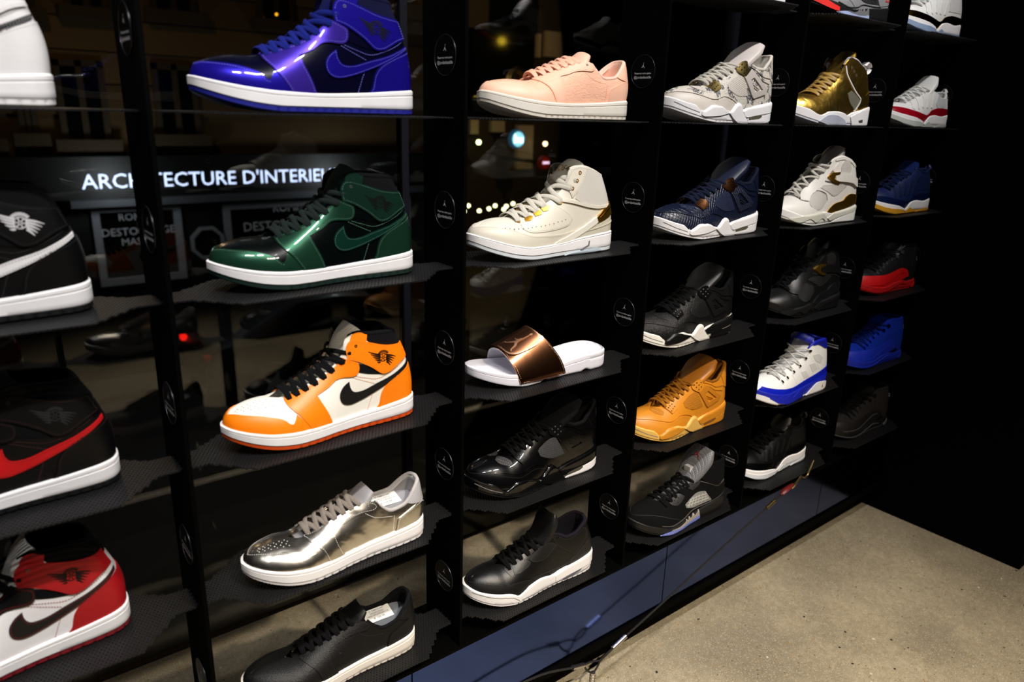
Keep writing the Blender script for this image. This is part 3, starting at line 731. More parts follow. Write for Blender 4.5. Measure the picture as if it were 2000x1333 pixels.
def tongue_art(m, polys, key, name, f0=.9, lift=.6, meshes=None):
    """flat art laid on the front of the tongue; 2-D x = across (mm), y = up the tongue (mm) from fraction f0"""
    C, Nn, hw, dr = m._tong; d = np.r_[0, np.cumsum(np.linalg.norm(np.diff(C, axis=0), axis=1))]
    def mp(V):
        V = np.asarray(V); q = d[-1] * f0 + V[:, 1]; g = lambda A: np.stack([np.interp(q, d, A[:, k]) for k in range(3)], -1)
        Cc = g(C); N2 = g(Nn); w = np.interp(q, d, hw); r = np.interp(q, d, dr); a = np.clip(V[:, 0] / w, -1, 1)
        aa = np.arcsin(np.clip(a * math.sin(1.25), -1, 1)) / 1.25
        return Cc + np.c_[V[:, 0] * 0, V[:, 0], V[:, 0] * 0] - N2 * (r * (1 - np.cos(aa * 1.25)) / (1 - math.cos(1.25)) - lift)[:, None]
    mb = MB()
    for p in polys or []:
        t = flat_polys([p]); mb.add(mp(np.concatenate(t.V)[:, :2]), t.F)
    for me in meshes or []:
        V = np.array([v.co[:] for v in me.vertices]); V[:, 0] *= 1; mb.add(mp(V[:, :2]), [tuple(p.vertices) for p in me.polygons])
    m.add(name, mb.mesh(name, 60), key, 'tongue')
HOLE = mat('0d0b0a', .9, bump='none', var=0)

# ---- low cut
def build_low():
    m = Model('low', .37); m.body('quarter'); m.sole(); m.lining(r=3.4, zin=30)
    m.pan('toe_guard', 'overlay', wrap([(.60,0),(.635,.2),(.66,.40),(.68,.38),(.70,.40),(.73,.50),(.77,.56),(.83,.62),(.9,.66),(1,.69)]), 1.1, mode='st', mirror=False)
    m.sew([(a, b - .05) for a, b in wrap([(.70,.40),(.73,.50),(.77,.56),(.83,.62),(.9,.66),(1,.69)])], 1.1, mode='st')
    m.pan('eyestay', 'overlay2', [(182,22),(191,44),(201,54),(209,58.5),(208,62),(195,65),(172,73),(142,83.5),(117,90),(104,91),(94,86),(93,80),(100,76),(116,76),(132,74),(147,69),(163,65),(166,60),(164,45),(154,20)], 1.8, stitch=2.2)
    m.sew([(165,63),(180,58),(196,54)], 1.8)
    m.pan('heel_counter', 'overlay3', [(68,22),(63,34),(60,48),(51,53),(22,63),(8,64),(-4,50),(-6,28)], 1.4, stitch=2.2)
    m.pan('heel_tab', 'tab', [(44,72),(24,83),(12,95),(4,97),(-2,84),(0,64),(12,63),(34,67)], 1.6)
    m.sew([(115,76),(97,64),(67,57)], .3); m.sew([(66,58),(70,27)], .3)
    toe = [(.765 + .032 * i + .012 * (j % 2), .74 + .062 * j) for i in range(6) for j in range(4)]
    m.dots(toe, .75, 'hole', .25, 'st')
    m.tongue([(216,52,14,3),(180,63,17,5),(146,77,20,6),(120,90,23,7),(108,101,26,8),(99,108,25,8)], th=6)
    m.laces([(201,61.5),(187,65),(173,70),(159,74.5),(145,79.5),(132,84),(119,87.5)], w=3.4, hgt=1.1, arch=(9, 13), lift=2.4)
    m.eyelets([(107,85.5)], 'eyelet', 1.5, .5, 2.0)
    m.end_stitch(); return m
def price_label(m, price, key='label', tkey='print'):
    zc = float(m.S['zt'](60)) + 30 - 1.0; mb = MB(); mb.box((34,-25,zc),(84,2,zc+.5)); mb.V[0][:, 2] += np.maximum(0, 2 - mb.V[0][:, 1]) * .22; m.add('price_label', mb.mesh('price_label'), key)
    tx = MB()
    for s_, sz, x in (('41 DB812 604', 4.6, -21), ('||||||||||||||||||||||', 4.4, -16), ('NIKE AIR JORDAN 1 R', 4.0, -11), (price, 5.6, -4)):
        me = flat_text(s_, sz); V = np.array([v.co[:] for v in me.vertices]); V = np.c_[59 - V[:, 0], x - V[:, 1], zc + .7 + (2 - (x - V[:, 1])) * .22]; tx.add(V, [tuple(q.vertices) for q in me.polygons]); bpy.data.meshes.remove(me)
    m.add('label_lettering', tx.mesh('label_lettering', 60), tkey, 'price_label')
LOW = build_low(); LOW_A = build_low(); price_label(LOW_A, '€ 159.99'); LOW_B = build_low(); price_label(LOW_B, '€ 149.99')
def cw_low(q, ov, mid, out, lace, lin, ins=None, tab=None, ton=None, thread=None, hole=None, eyel=None):
    return dict(quarter=q, overlay=ov, overlay2=ov, overlay3=ov, tab=tab or ov, hole=hole or HOLE, midsole=mid, outsole=out, lining=lin, insole=ins or lin, collar=lin, tongue=ton or q, laces=lace, eyelet=eyel or HOLE, thread=thread or ov, label=mat('e4e4e2', .6, bump='none'), print=mat('141414', .7, bump='none'))

# ---- mid cut with gold heel
def build_two():
    m = Model('two', .36); m.body('base'); m.sole(groove=.84, gd=.7, notch=False); m.lining(r=3.5)
    m.pan('toe_guard', 'mud', wrap([(.30,0),(.337,.1),(.459,.16),(.62,.26),(.724,.38),(.82,.48),(.92,.56),(1,.58)]), .9, mode='st', mirror=False)
    m.sew(wrap([(.459,.13),(.62,.23),(.724,.35),(.82,.45),(.92,.53),(1,.55)]), .9, mode='st')
    m.pan('vamp_panel', 'base', [(206,67),(180,76.5),(164,83),(153,91),(134,82),(117,71),(110,62),(120,52),(144,47),(180,45),(205,46),(218,52),(216,64)], 1.0, stitch=2.0)
    m.pan('eyelet_panel', 'base', [(112,98),(116,107),(122,118),(119,131),(112,146),(97,150),(79,147),(89,127),(101,110)], 1.6, stitch=2.2)
    m.pan('ankle_panel', 'suede', [(106,97),(99,113),(86,131),(78,147),(57,140),(34,131),(26,128),(20,84),(58,82),(87,88)], .9)
    m.strip('padded_roll', 'base', [(135,95),(109,91),(75,83),(50,80),(18,82)], 5, 2.4); m.sew([(133,91),(108,87),(75,79),(50,76),(20,78)], .4)
    m.pan('heel_clip', 'clip', [(112,25),(75,40),(47,51),(14,62),(4,64),(-2,30),(75,24),(140,18)], 1.8)
    m.strip('clip_ridge', 'clip', [(90,38),(62,42),(39,46),(6,53)], 1.6, 2.6)
    m.pan('side_wing', 'wing', [(157,20),(150,25),(119,34),(84,48),(56,63),(48,62),(53,53),(78,40),(110,26),(143,19)], 2.9)
    m.pan('heel_badge', 'gold', [(56,62),(41,73),(19,86),(6,84),(8,66),(18,64),(37,57),(52,53)], 3.1)
    m.strip('heel_badge_line', 'golddark', [(48,61),(34,71),(18,79)], 1.6, 3.6)
    m.dots([(249,54),(242,53),(234,52),(225,52),(217,52),(208,52),(200,53),(192,54),(182,54),(173,55),(164,56),(154,57),(144,59),(135,60),(127,62)], .9, 'hole', 1.2)
    for p in ([(205,67),(199,69),(193,69.5),(191,68.5),(197,63.5),(207,62)], [(187,74),(181,77),(173,78),(175,72),(187,69)], [(171,81),(163,85),(155,85),(160,79),(170,76)]):
        m.pan('lace_holder', 'gold', p, 3.0)
    E = [(219,62),(200,68),(181,75.5),(165,82.5),(134,91),(113,115),(104,128)]
    m.eyelets([(218,62),(134,91),(112,114),(103,127),(97,140)], 'gold', 2.4, .9, 2.0)
    m.tongue([(220,59,14,3),(176,74,18,5),(147,90,21,7),(128,116,26,9),(112,140,30,10),(98,154,32,10),(88,161,30,9)], th=9)
    m.laces(E, w=4.2, hgt=1.2, arch=(10, 22), lift=2.8)
    t = flat_text('Q54', 17); tongue_art(m, None, 'gold', 'tongue_lettering', .86, .8, [t]); bpy.data.meshes.remove(t)
    m.pan('air_notch', 'line', [(91,8),(74,15),(73,22),(70,22),(71,13),(88,6)], .3, sf=m.full)
    m.pan('outsole_insert', 'ice', [(128,1),(107,4),(59,8),(49,8),(41,3),(82,.5),(118,.5)], .8, sf=m.full)
    m.end_stitch(); return m
TWO = build_two()

# ---- mid cut with side wings
def build_four():
    m = Model('four', .36); m.body('base'); m.sole(groove=None, notch=True); m.lining(r=3.8)
    m.pan('toe_guard', 'mud', wrap([(.37,0),(.394,.06),(.485,.25),(.559,.37),(.598,.39),(.659,.35),(.711,.36),(.798,.44),(.876,.50),(.94,.54),(1,.56)]), 1.2, mode='st', mirror=False)
    m.sew(wrap([(.42,.06),(.485,.20),(.559,.32),(.598,.34),(.659,.30),(.711,.31),(.798,.39),(.876,.45),(1,.51)]), 1.2, mode='st')
    m.strip('guard_piping', 'mud', wrap([(.41,.10),(.485,.29),(.559,.41),(.598,.43),(.659,.39),(.711,.40),(.798,.48),(.876,.54),(1,.60)]), 2.2, 1.6, mirror=False, mode='st')
    m.pan('toe_mesh', 'mesh', wrap([(.725,.60),(.70,.72),(.715,.90),(.76,.97),(.80,.86),(.78,.70)])[:6], .8, mode='st')
    m.pan('side_mesh', 'mesh', [(160,72),(150,79),(133,88),(119,91),(102,59),(99,53),(120,51),(136,53),(157,62)], .9, stitch=1.6)
    m.pan('quarter_wing', 'cage', [(117,93),(96,101),(86,99),(40,66),(45,58),(83,48),(89,54)], 2.6, holes=[[(95,84),(86,88),(56,66),(82,60)]], smooth=False, cell=4)
    for a, b in (((88,76),(66,66)), ((84,70),(70,64))): m.strip('wing_rib', 'cage', [a, b], 1.5, 1.6)
    m.strip('collar_ridge', 'base', [(104,104),(82,99),(60,86),(31,79)], 3.5, 1.6); m.strip('collar_ridge', 'base', [(101,111),(79,104),(57,93),(27,90)], 3.5, 1.6)
    m.pan('heel_tab', 'tab', [(36,112),(20,124),(6,134),(-2,130),(2,100),(8,78),(26,86),(30,100)], 1.6)
    m.pan('lace_wing', 'gold', [(131,104),(121,114),(112,118),(106,117),(104,106),(96,103),(110,90),(115,90),(129,97)], 3.2, cell=4)
    m.pan('lace_wing', 'gold2', [(209,67),(199,71.5),(190,76),(181,74),(180,64),(199,56)], 3.0, cell=4)
    st = [(124,106),(118,111),(120,101),(114,106),(109,111),(115,96),(109,101)]
    mb = discs(m.up, st, 1.5, 4.2, n=8); m.add('wing_studs', mb.mesh('wing_studs'), 'stud', None, 'stuff')
    mb = discs(m.up, [(202,66),(196,69),(190,71.5),(199,61),(193,64.5),(187,67.5)], 1.4, 3.9, n=8); m.add('wing_studs', mb.mesh('wing_studs'), 'stud', None, 'stuff')
    m.tongue([(220,58,14,3),(180,72,17,5),(150,88,20,7),(126,108,26,8),(100,131,34,10),(78,149,38,10),(60,159,36,10)], th=8)
    for a in (-18, -12, -6, 0, 6, 12, 18): pass
    m.strip('tongue_edge', 'base', [(126,108),(120,113),(112,117)], 1.5, .5)
    E = [(206,67),(194,73),(182,77),(168,82),(154,89),(140,96),(124,106)]
    m.laces(E, w=2.6, hgt=1.7, arch=(10, 15), lift=3.6)
    m.pan('forefoot_wing', 'fwing', [(246,22),(233,27),(220,31),(205,30),(185,25),(165,19),(200,13),(239,11),(246,14)], 1.8, sf=m.full)
    m.pan('midsole_hump', 'hump', [(166,18),(152,26),(143,33),(133,37),(124,33),(114,18),(95,1),(136,3)], 2.6, sf=m.full)
    m.pan('heel_band', 'heelb', [(113,22),(81,32),(40,39),(4,44),(-2,42),(-4,26),(15,23),(69,16),(102,12)], 1.8, sf=m.full)
    m.pan('heel_wedge', 'heelw', [(97,3),(66,13),(20,19),(2,22),(2,12),(20,5),(50,1),(85,.5)], 1.2, sf=m.full)
    m.pan('air_window', 'air', [(92,9),(86,14),(56,17),(52,14),(60,10),(90,7)], 1.7, sf=m.full)
    m.strip('toe_groove', 'line', [(292,36),(275,27),(262,22),(250,18)], 1.1, .4, sf=m.full)
    m.end_stitch(); return m
FOUR = build_four()
def cw_four(base, mud, mid, out, mesh, cage, gold, lace, ton, lin, fwing=None, hump=None, heelb=None, heelw=None, air=None, tab=None, thread=None, stud=None, gold2=None):
    return dict(base=base, mud=mud, mesh=mesh, cage=cage, gold=gold, gold2=gold2 or gold, stud=stud or HOLE, laces=lace, tongue=ton, lining=lin, insole=lin, collar=lin, midsole=mid, outsole=out, fwing=fwing or mid, hump=hump or mid, heelb=heelb or mid, heelw=heelw or mid, air=air or mat('5a5545', .3, bump='none', var=0), tab=tab or base, thread=thread or mud, line=mat('77757a', .8, bump='none', var=0))

# ---- mid cut, smooth leather with guard
def build_three():
    m = Model('three', .36); m.body('base'); m.sole(groove=None, notch=True); m.lining(r=4)
    m.pan('toe_guard', 'mud', wrap([(.575,0),(.60,.1),(.646,.24),(.755,.38),(.846,.44),(.928,.48),(1,.50)]), 1.2, mode='st', mirror=False)
    m.sew(wrap([(.66,.28),(.755,.42),(.846,.48),(.928,.52),(1,.54)]), .3, mode='st')
    m.pan('side_guard', 'mud', [(234,44),(196,43),(167,38),(135,34),(110,20),(130,10),(178,8),(200,28)], .9, stitch=1.8)
    m.pan('lower_eyestay', 'trim', [(208,56),(206,66),(186,76),(168,70),(172,64),(197,56)], 1.8, stitch=1.6)
    m.pan('upper_eyestay', 'trim', [(170,73),(152,84),(134,94),(116,96),(106,88),(134,66),(161,66)], 1.8, stitch=1.8)
    m.pan('vamp_band', 'trim', [(222,63),(216,67),(207,69),(208,57),(215,54)], 1.2)
    m.pan('ankle_panel', 'base', [(118,108),(109,109),(97,103),(83,95),(55,96),(36,104),(27,96),(27,82),(63,52),(104,85)], 1.0, stitch=1.8)
    m.strip('seam', 'thread', [(110,20),(88,28),(60,48),(23,72)], 1.1, .5); m.strip('seam', 'thread', [(181,39),(135,36),(83,38),(63,48)], 1.0, .5)
    m.pan('heel_counter', 'trim', [(60,48),(40,60),(23,73),(4,78),(-6,60),(-8,30),(40,26),(90,26)], 1.3)
    m.tongue([(220,58,14,3),(180,72,17,5),(152,87,20,7),(134,104,25,8),(124,126,30,9),(119,143,31,9),(115,154,29,9)], th=9)
    m.eyelets([(104,103)], 'trim', 2.4, 1, 1.6)
    m.laces([(212,63),(198,69),(184,75),(168,80),(150,87),(134,94)], w=3.0, hgt=1.3, arch=(9, 15), lift=2.8)
    m.pan('heel_wedge', 'mid2', [(112,22),(78,30),(14,42),(2,43),(0,20),(47,16),(110,8)], 1.4, sf=m.full)
    m.pan('air_window', 'air', [(92,9),(83,12),(44,17),(48,13),(85,7)], 2.0, sf=m.full)
    m.strip('sole_groove', 'line', [(200,8),(152,6),(114,6),(63,7),(13,10)], 1.0, .4, sf=m.full); m.strip('sole_groove', 'line', [(292,38),(258,28),(222,20),(205,8)], 1.0, .4, sf=m.full)
    m.end_stitch(); return m
THREE = build_three()

# ---- high collar, see-through side window
def build_five():
    m = Model('five', .35); m.body('base'); m.sole(groove=None, notch=True); m.lining(r=5)
    m.strip('toe_seam', 'thread', wrap([(.55,.02),(.60,.12),(.642,.22),(.768,.42),(.868,.50),(1,.54)]), 1.2, .5, mirror=False, mode='st')
    m.pan('side_window', 'mesh', [(160,53),(148,58),(118,70),(92,68),(85,60),(65,38),(106,37),(132,38),(157,45)], 1.0)
    for k in range(6): m.strip('window_cord', 'cord', [(150 - 12 * k, 44 - .6 * k), (145 - 11 * k, 52 + 1.0 * k), (138 - 9 * k, 60 + 1.2 * k)], 1.4, 1.8, mirror=False)
    for k in range(3): m.strip('window_cord', 'cord', [(156 - 6 * k, 50 + 5 * k), (120, 47 + 7 * k), (78 + 4 * k, 46 + 7 * k)], 1.2, 1.7, mirror=False)
    m.pan('upper_eyelet_plate', 'plate', [(150,89),(133,95),(118,99),(105,95),(113,86),(131,78)], 2.2); m.pan('lower_eyelet_plate', 'plate', [(203,65),(187,72),(169,77),(157,71),(167,64),(183,58),(197,60)], 2.2)
    m.dots([(128,90),(117,92),(126,84)], 2.0, 'hole', 2.5, name='plate_holes', parent='upper_eyelet_plate'); m.dots([(188,67),(175,70),(182,63)], 2.0, 'hole', 2.5, name='plate_holes', parent='lower_eyelet_plate')
    m.pan('ankle_pad', 'base', [(107,103),(100,117),(92,125),(80,129),(62,128),(40,126),(26,125),(24,95),(38,76),(51,73),(83,88)], 2.6)
    m.strip('ankle_piping', 'pipe', [(105,95),(83,86),(51,71),(38,72),(20,76)], 1.8, 1.4)
    m.pan('heel_counter', 'heelp', [(86,65),(77,71),(52,70),(24,70),(0,70),(-6,40),(30,30),(60,34)], 1.2)
    m.strip('midsole_piping', 'pipe', [(240,27),(212,20),(190,20),(160,24),(130,32),(71,33),(8,42)], 1.6, 1.4)
    m.tongue([(220,58,14,3),(180,70,17,5),(148,82,20,7),(126,104,26,9),(106,128,34,11),(88,150,38,11),(72,166,34,10)], key='tongue', th=9)
    tongue_art(m, leaper((0, 0), 20, 0), 'art', 'leaping_figure', .86, .7)
    m.laces([(212,60),(196,66),(180,71),(160,77),(140,86),(122,94)], w=3.2, hgt=1.4, arch=(10, 15), lift=3)
    mb = MB(); mb.box((108,-9,112),(120,9,124)); m.add('lace_lock', mb.mesh('lace_lock'), 'lock')
    m.pan('shark_teeth', 'teeth', [(214,12),(185,10),(165,14),(160,20),(156,13),(148,22),(143,14),(132,25),(126,15),(112,27),(108,12),(140,8),(185,7)], 1.4, sf=m.full, smooth=False, cell=4)
    m.pan('clear_sole', 'ice', [(246,7),(217,10),(185,7),(140,8),(108,12),(106,4),(140,.5),(200,.5),(226,2)], 1.6, sf=m.full)
    m.pan('toe_bumper', 'toe', [(296,30),(275,18),(252,10),(240,8),(240,16),(256,22),(280,34),(296,40)], 1.0, sf=m.full)
    side_text(m, '23', (30,55), 26, 'num', 1.9, name='heel_number')
    m.end_stitch(); return m
FIVE = build_five()

# ---- the rest of the wall
def build_six():
    m = Model('six', .36); m.body('base'); m.sole(groove=None, notch=False); m.lining(r=4)
    m.pan('toe_guard', 'base', wrap([(.50,0),(.58,.25),(.66,.34),(.75,.36),(.86,.42),(1,.46)]), 1.3, mode='st', mirror=False)
    m.pan('side_panel', 'base', [(224,46),(193,54),(141,52),(97,32),(104,20),(170,20),(220,26)], 1.8)
    m.pan('side_mesh', 'mesh', [(116,71),(103,78),(67,60),(65,53),(81,36),(104,52)], .8)
    m.strip('window_piping', 'pipe', [(129,131),(121,108),(95,81),(64,61),(65,53),(81,32)], 2.6, 2.2)
    m.pan('ankle_panel', 'base', [(131,134),(119,148),(108,149),(78,139),(57,130),(45,68),(67,60),(113,99)], 1.4)
    for k in range(3): m.pan('ankle_cutout', 'hole', circ((112 - 9 * k, 128 - 8 * k), 4.2, 10), 1.7)
    m.pan('heel_panel', 'base', [(60,62),(40,70),(10,84),(-2,80),(-4,30),(60,28),(70,40)], 1.5)
    mb = MB(); V, F = sweep(dens([(8,0,118),(-6,0,124),(-10,0,138),(2,0,146),(14,0,138)], 14), 9, 2, (0, 0, 1)); mb.add(V, F); m.add('heel_pull', mb.mesh('heel_pull', 60), 'white')
    m.tongue([(220,58,14,3),(182,74,17,5),(156,90,21,7),(144,106,25,8),(128,130,30,9),(106,152,31,9),(90,167,26,8)], th=9)
    m.laces([(214,62),(198,69),(182,78),(166,87),(152,97),(142,108)], w=3.6, hgt=1.4, arch=(10, 17), lift=3); m.strip('collar_edge', 'white', [(60,132),(86,143),(110,150)], 3, 1.2)
    m.pan('midsole_insert', 'ice', [(236,8),(207,22),(165,22),(128,14),(110,2),(196,1)], 1.6, sf=m.full); m.pan('heel_wedge', 'white', [(100,20),(33,40),(2,44),(-2,20),(2,3),(90,2)], 2.2, sf=m.full); m.pan('air_window', 'air', [(66,12),(49,15),(47,8),(62,7)], 2.6, sf=m.full)
    m.end_stitch(); return m
def build_eight():
    m = Model('eight', .36); m.body('base'); m.sole(groove=None, notch=False); m.lining(r=5)
    m.pan('toe_guard', 'base', wrap([(.56,0),(.62,.2),(.68,.34),(.75,.38),(.86,.43),(1,.46)]), 1.4, mode='st', mirror=False)
    m.pan('front_window', 'mesh', [(209,64),(193,76),(181,80),(150,69),(145,55),(172,38),(203,35),(215,48)], 1.1, stitch=1.8); m.strip('window_edge', 'dark', [(190,78),(172,78),(152,71),(146,56)], 1.6, 1.6)
    m.pan('rear_window', 'mesh', [(167,85),(155,91),(94,92),(73,87),(115,65),(143,75)], 1.1, stitch=1.8)
    m.pan('front_strap', 'base', [(233,58),(199,90),(166,113),(158,114),(158,102),(181,80),(203,67),(215,55)], 3.4)
    m.strip('strap_edge', 'dark', [(232,60),(199,91),(166,113)], 1.4, 3.8)
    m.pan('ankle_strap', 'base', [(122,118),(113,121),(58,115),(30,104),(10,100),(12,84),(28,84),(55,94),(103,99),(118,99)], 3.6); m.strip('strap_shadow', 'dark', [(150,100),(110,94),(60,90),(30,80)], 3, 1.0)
    m.pan('buckle', 'gold', [(143,110),(130,119),(107,121),(108,116),(123,113),(125,104),(103,97),(108,94),(120,95),(132,101)], 4.6, cell=4)
    m.pan('round_patch', 'mesh', circ((82,129), 20, 18), 1.6); m.strip('collar_ridge', 'base', [(40,132),(62,144),(92,151),(122,148)], 3.5, 1.8); m.strip('collar_ridge', 'base', [(112,140),(120,132),(126,122)], 4, 2.2)
    m.pan('heel_panel', 'heelgold', [(151,24),(131,38),(111,47),(81,53),(72,61),(53,68),(30,66),(-2,62),(-4,44),(28,42),(84,30),(129,24)], 2.2, cell=5)
    m.tongue([(222,58,14,3),(196,76,16,5),(164,102,22,7),(136,128,28,9),(110,156,32,9),(92,176,30,9),(86,181,27,8)], key='tongue', th=9)
    m.laces([(230,62),(215,76),(198,88),(168,106),(150,122),(138,134)], w=3.0, hgt=1.4, arch=(11, 18), lift=3)
    m.pan('midsole_wave', 'mid2', [(276,18),(238,25),(200,28),(178,30),(151,18),(155,9),(175,16),(199,8),(223,17),(250,10),(265,13)], 1.6, sf=m.full); m.pan('heel_wedge', 'mid2', [(145,14),(110,25),(60,33),(2,38),(0,30),(81,17),(129,8)], 1.8, sf=m.full)
    m.pan('heel_pod', 'midsole', [(120,3),(80,14),(20,24),(0,24),(4,3)], 1.2, sf=m.full)
    m.end_stitch(); return m
def build_nine():
    m = Model('nine', .35); m.body('base'); m.sole(groove=None, notch=False); m.lining(r=4)
    m.pan('rand', 'rand', [(296,34),(275,51),(257,46),(218,40),(161,38),(93,48),(31,62),(-4,66),(-6,28),(160,10),(290,20)], 1.6)
    m.strip('rand_cord', 'rand', [(110,26),(70,34),(20,42),(-2,44)], 3, 3.2)
    m.pan('heel_collar', 'collarp', [(98,134),(82,138),(62,139),(36,137),(14,131),(16,112),(42,116),(74,130),(94,131)], 2.0)
    for p in ([(137,67),(119,69),(103,49),(125,48)], [(106,82),(88,85),(68,65),(89,59)], [(95,105),(73,106),(50,92),(59,79),(81,88)]): m.pan('embossed_patch', 'patch', p, .8)
    for a, b in (((215,50),(206,62)), ((160,42),(172,66)), ((60,62),(74,80))): m.strip('seam', 'patch', [a, b], 1.0, .4)
    E = [(218,59),(197,65),(168,75),(142,86),(120,103),(108,122)]
    for p in E:
        for sd in (1, -1):
            V, F = panel(m.up, circ((p[0] - 3, p[1] - 4), 3.4, 8), 4.0, side=sd); m.add('lace_hook', mk_mesh('lace_hook', V, F), 'chrome')
    m.tongue([(220,58,14,3),(182,70,17,5),(154,82,21,7),(132,96,25,8),(114,120,29,9),(102,138,31,9),(94,148,29,9)], th=9)
    V, F = sweep(dens([(100,-30,142),(112,-16,150),(117,0,153),(112,16,150),(100,30,142)], 15), 9, 3.5, (1, 0, .6)); m.add('tongue_collar', mk_mesh('tongue_collar', V, F, 60), 'collarp')
    m.laces(E, w=1.8, hgt=1.6, arch=(10, 16), lift=5)
    m.pan('heel_pod', 'white', [(112,2),(93,14),(68,27),(43,26),(20,22),(10,8),(40,2)], 2.4, sf=m.full); m.pan('toe_bumper', 'white', [(298,36),(272,28),(243,12),(240,4),(262,10),(298,24)], 1.2, sf=m.full)
    m.pan('sole_lugs', 'rand2', [(266,24),(255,29),(245,22),(228,29),(223,19),(195,27),(186,14),(144,28),(130,20),(129,1),(206,1),(243,10)], 1.8, sf=m.full, smooth=False)
    side_text(m, 'JORDAN', (62,133), 6, 'goldt', 2.6)
    multi(m, 'leaping_figure', 'goldt', [np.array([(-x, z) for x, z in p]) for p in leaper((-42, 13), 8)], 3.0, sf=m.full)
    m.end_stitch(); return m
def build_eleven(shp):
    low = shp == 'elevenlow'
    m = Model(shp, .36); m.body('base'); m.sole(groove=None, notch=True); m.lining(r=4)
    m.pan('patent_guard', 'patent', [(295,30),(276,50),(249,47.5),(193,38),(145,32),(128,36),(114,44.5),(90,50),(71,51),(41,50),(10,48),(-4,46),(-6,20),(60,18),(160,6),(290,18)], 1.6)
    for k in range(5):
        x = 208 - 24 * k; m.strip('lace_strap', 'strap', [(x + 4, 46 if k < 2 else 50), (x - 8, 60 + 5 * k * (.7 if low else 1)), (x - 14, (70 + 5.5 * k * (.8 if low else 1)))], 7, 1.5)
    if low:
        m.pan('ankle_patch', 'patch', [(97,62),(83,84),(60,78),(44,70),(46,55),(82,50)], 1.0)
    else: m.pan('ankle_patch', 'patch', [(100,60),(96,96),(88,108),(60,103),(40,104),(30,60)], 1.0)
    V, F = sweep(dens([(4,-8,92 if low else 112),(-6,-6,96 if low else 118),(-8,0,104 if low else 126),(-6,6,96 if low else 118),(4,8,92 if low else 112)], 12), 4, 1.6); m.add('heel_pull', mk_mesh('heel_pull', V, F, 60), 'base')
    if low: m.tongue([(220,54,14,3),(182,66,17,5),(152,76,21,7),(130,90,25,8),(112,108,29,8),(97,124,30,8),(86,135,26,8)], th=8)
    else: m.tongue([(220,58,14,3),(182,70,17,5),(154,82,21,7),(132,98,25,8),(116,114,29,9),(103,128,30,9),(94,138,27,9)], th=8)
    E = [(214,60),(196,66),(178,73),(158,80),(138,88),(120,94)] if low else [(214,62),(196,69),(178,77),(158,86),(138,95),(122,104)]
    m.laces(E, w=2.6, hgt=2.0, arch=(11, 15), lift=3)
    m.pan('clear_sole', 'ice', [(298,26),(262,12),(235,4),(172,3),(168,11),(200,15),(250,20),(298,36)], 1.2, sf=m.full); m.pan('clear_sole', 'ice', [(150,2),(148,9),(130,15),(112,8),(104,2)], 1.2, sf=m.full); m.pan('heel_sole', 'ice', [(90,1),(60,7),(2,10),(4,1)], 1.0, sf=m.full)
    m.end_stitch(); return m
def build_twelve():
    m = Model('twelve', .35); m.body('base'); m.sole(groove=None, notch=False, mkey='midsole'); m.lining(r=4)
    m.pan('mudguard', 'mud', [(296,28),(280,50),(261,53),(210,52),(170,53),(138,57),(110,63),(92,63.5),(72,57),(59,42),(62,26),(90,14),(160,8),(285,16)], 1.8)
    m.strip('mudguard_line', 'mudl', [(285,30),(240,28),(190,28),(140,38),(105,50),(82,50)], 1.6, 2.5)
    for k in range(11):
        x = 232 - 13 * k; m.strip('stitched_ray', 'ray', [(x, 56 + (2 if k > 6 else 0)), (x - 7 + k * .6, 62 + 3.4 * k)], 1.1, .7)
    m.pan('heel_plate', 'plate', [(108,22),(88,30),(61,38),(47,30),(70,22),(92,18)], 2.4); m.pan('heel_panel', 'base', [(50,40),(46,80),(40,118),(14,120),(-2,112),(-6,30),(44,26)], 1.0)
    E = [(214,61),(198,67),(180,74),(162,83),(142,92),(124,100),(108,113)]
    for p in E[-2:]:
        V, F = panel(m.up, circ((p[0] - 4, p[1] - 2), 5, 10), 3.6); m.add('lace_hook', mk_mesh('lace_hook', V, F), 'hook')
    for p in E[:5]: 
        V, F = panel(m.up, circ((p[0] - 2, p[1] - 3), 3.2, 8), 2.0); m.add('lace_loop', mk_mesh('lace_loop', V, F), 'hook')
    m.tongue([(220,58,14,3),(182,70,17,5),(154,81,21,7),(132,96,25,8),(116,112,29,9),(104,125,30,9),(96,133,27,9)], th=8)
    m.laces(E, w=2.2, hgt=1.6, arch=(9, 15), lift=3)
    m.pan('sole_lip', 'lip', [(40,2),(20,4),(2,10),(0,20),(14,14),(44,8)], 2.0, sf=m.full); m.strip('sole_line', 'mudl', [(290,22),(240,10),(180,8),(130,14),(100,20),(70,16)], 2.2, 1.6, sf=m.full)
    m.end_stitch(); return m
SIX = build_six(); EIGHT = build_eight(); NINE = build_nine(); ELEVEN = build_eleven('eleven'); ELEVLOW = build_eleven('elevenlow'); TWELVE = build_twelve()
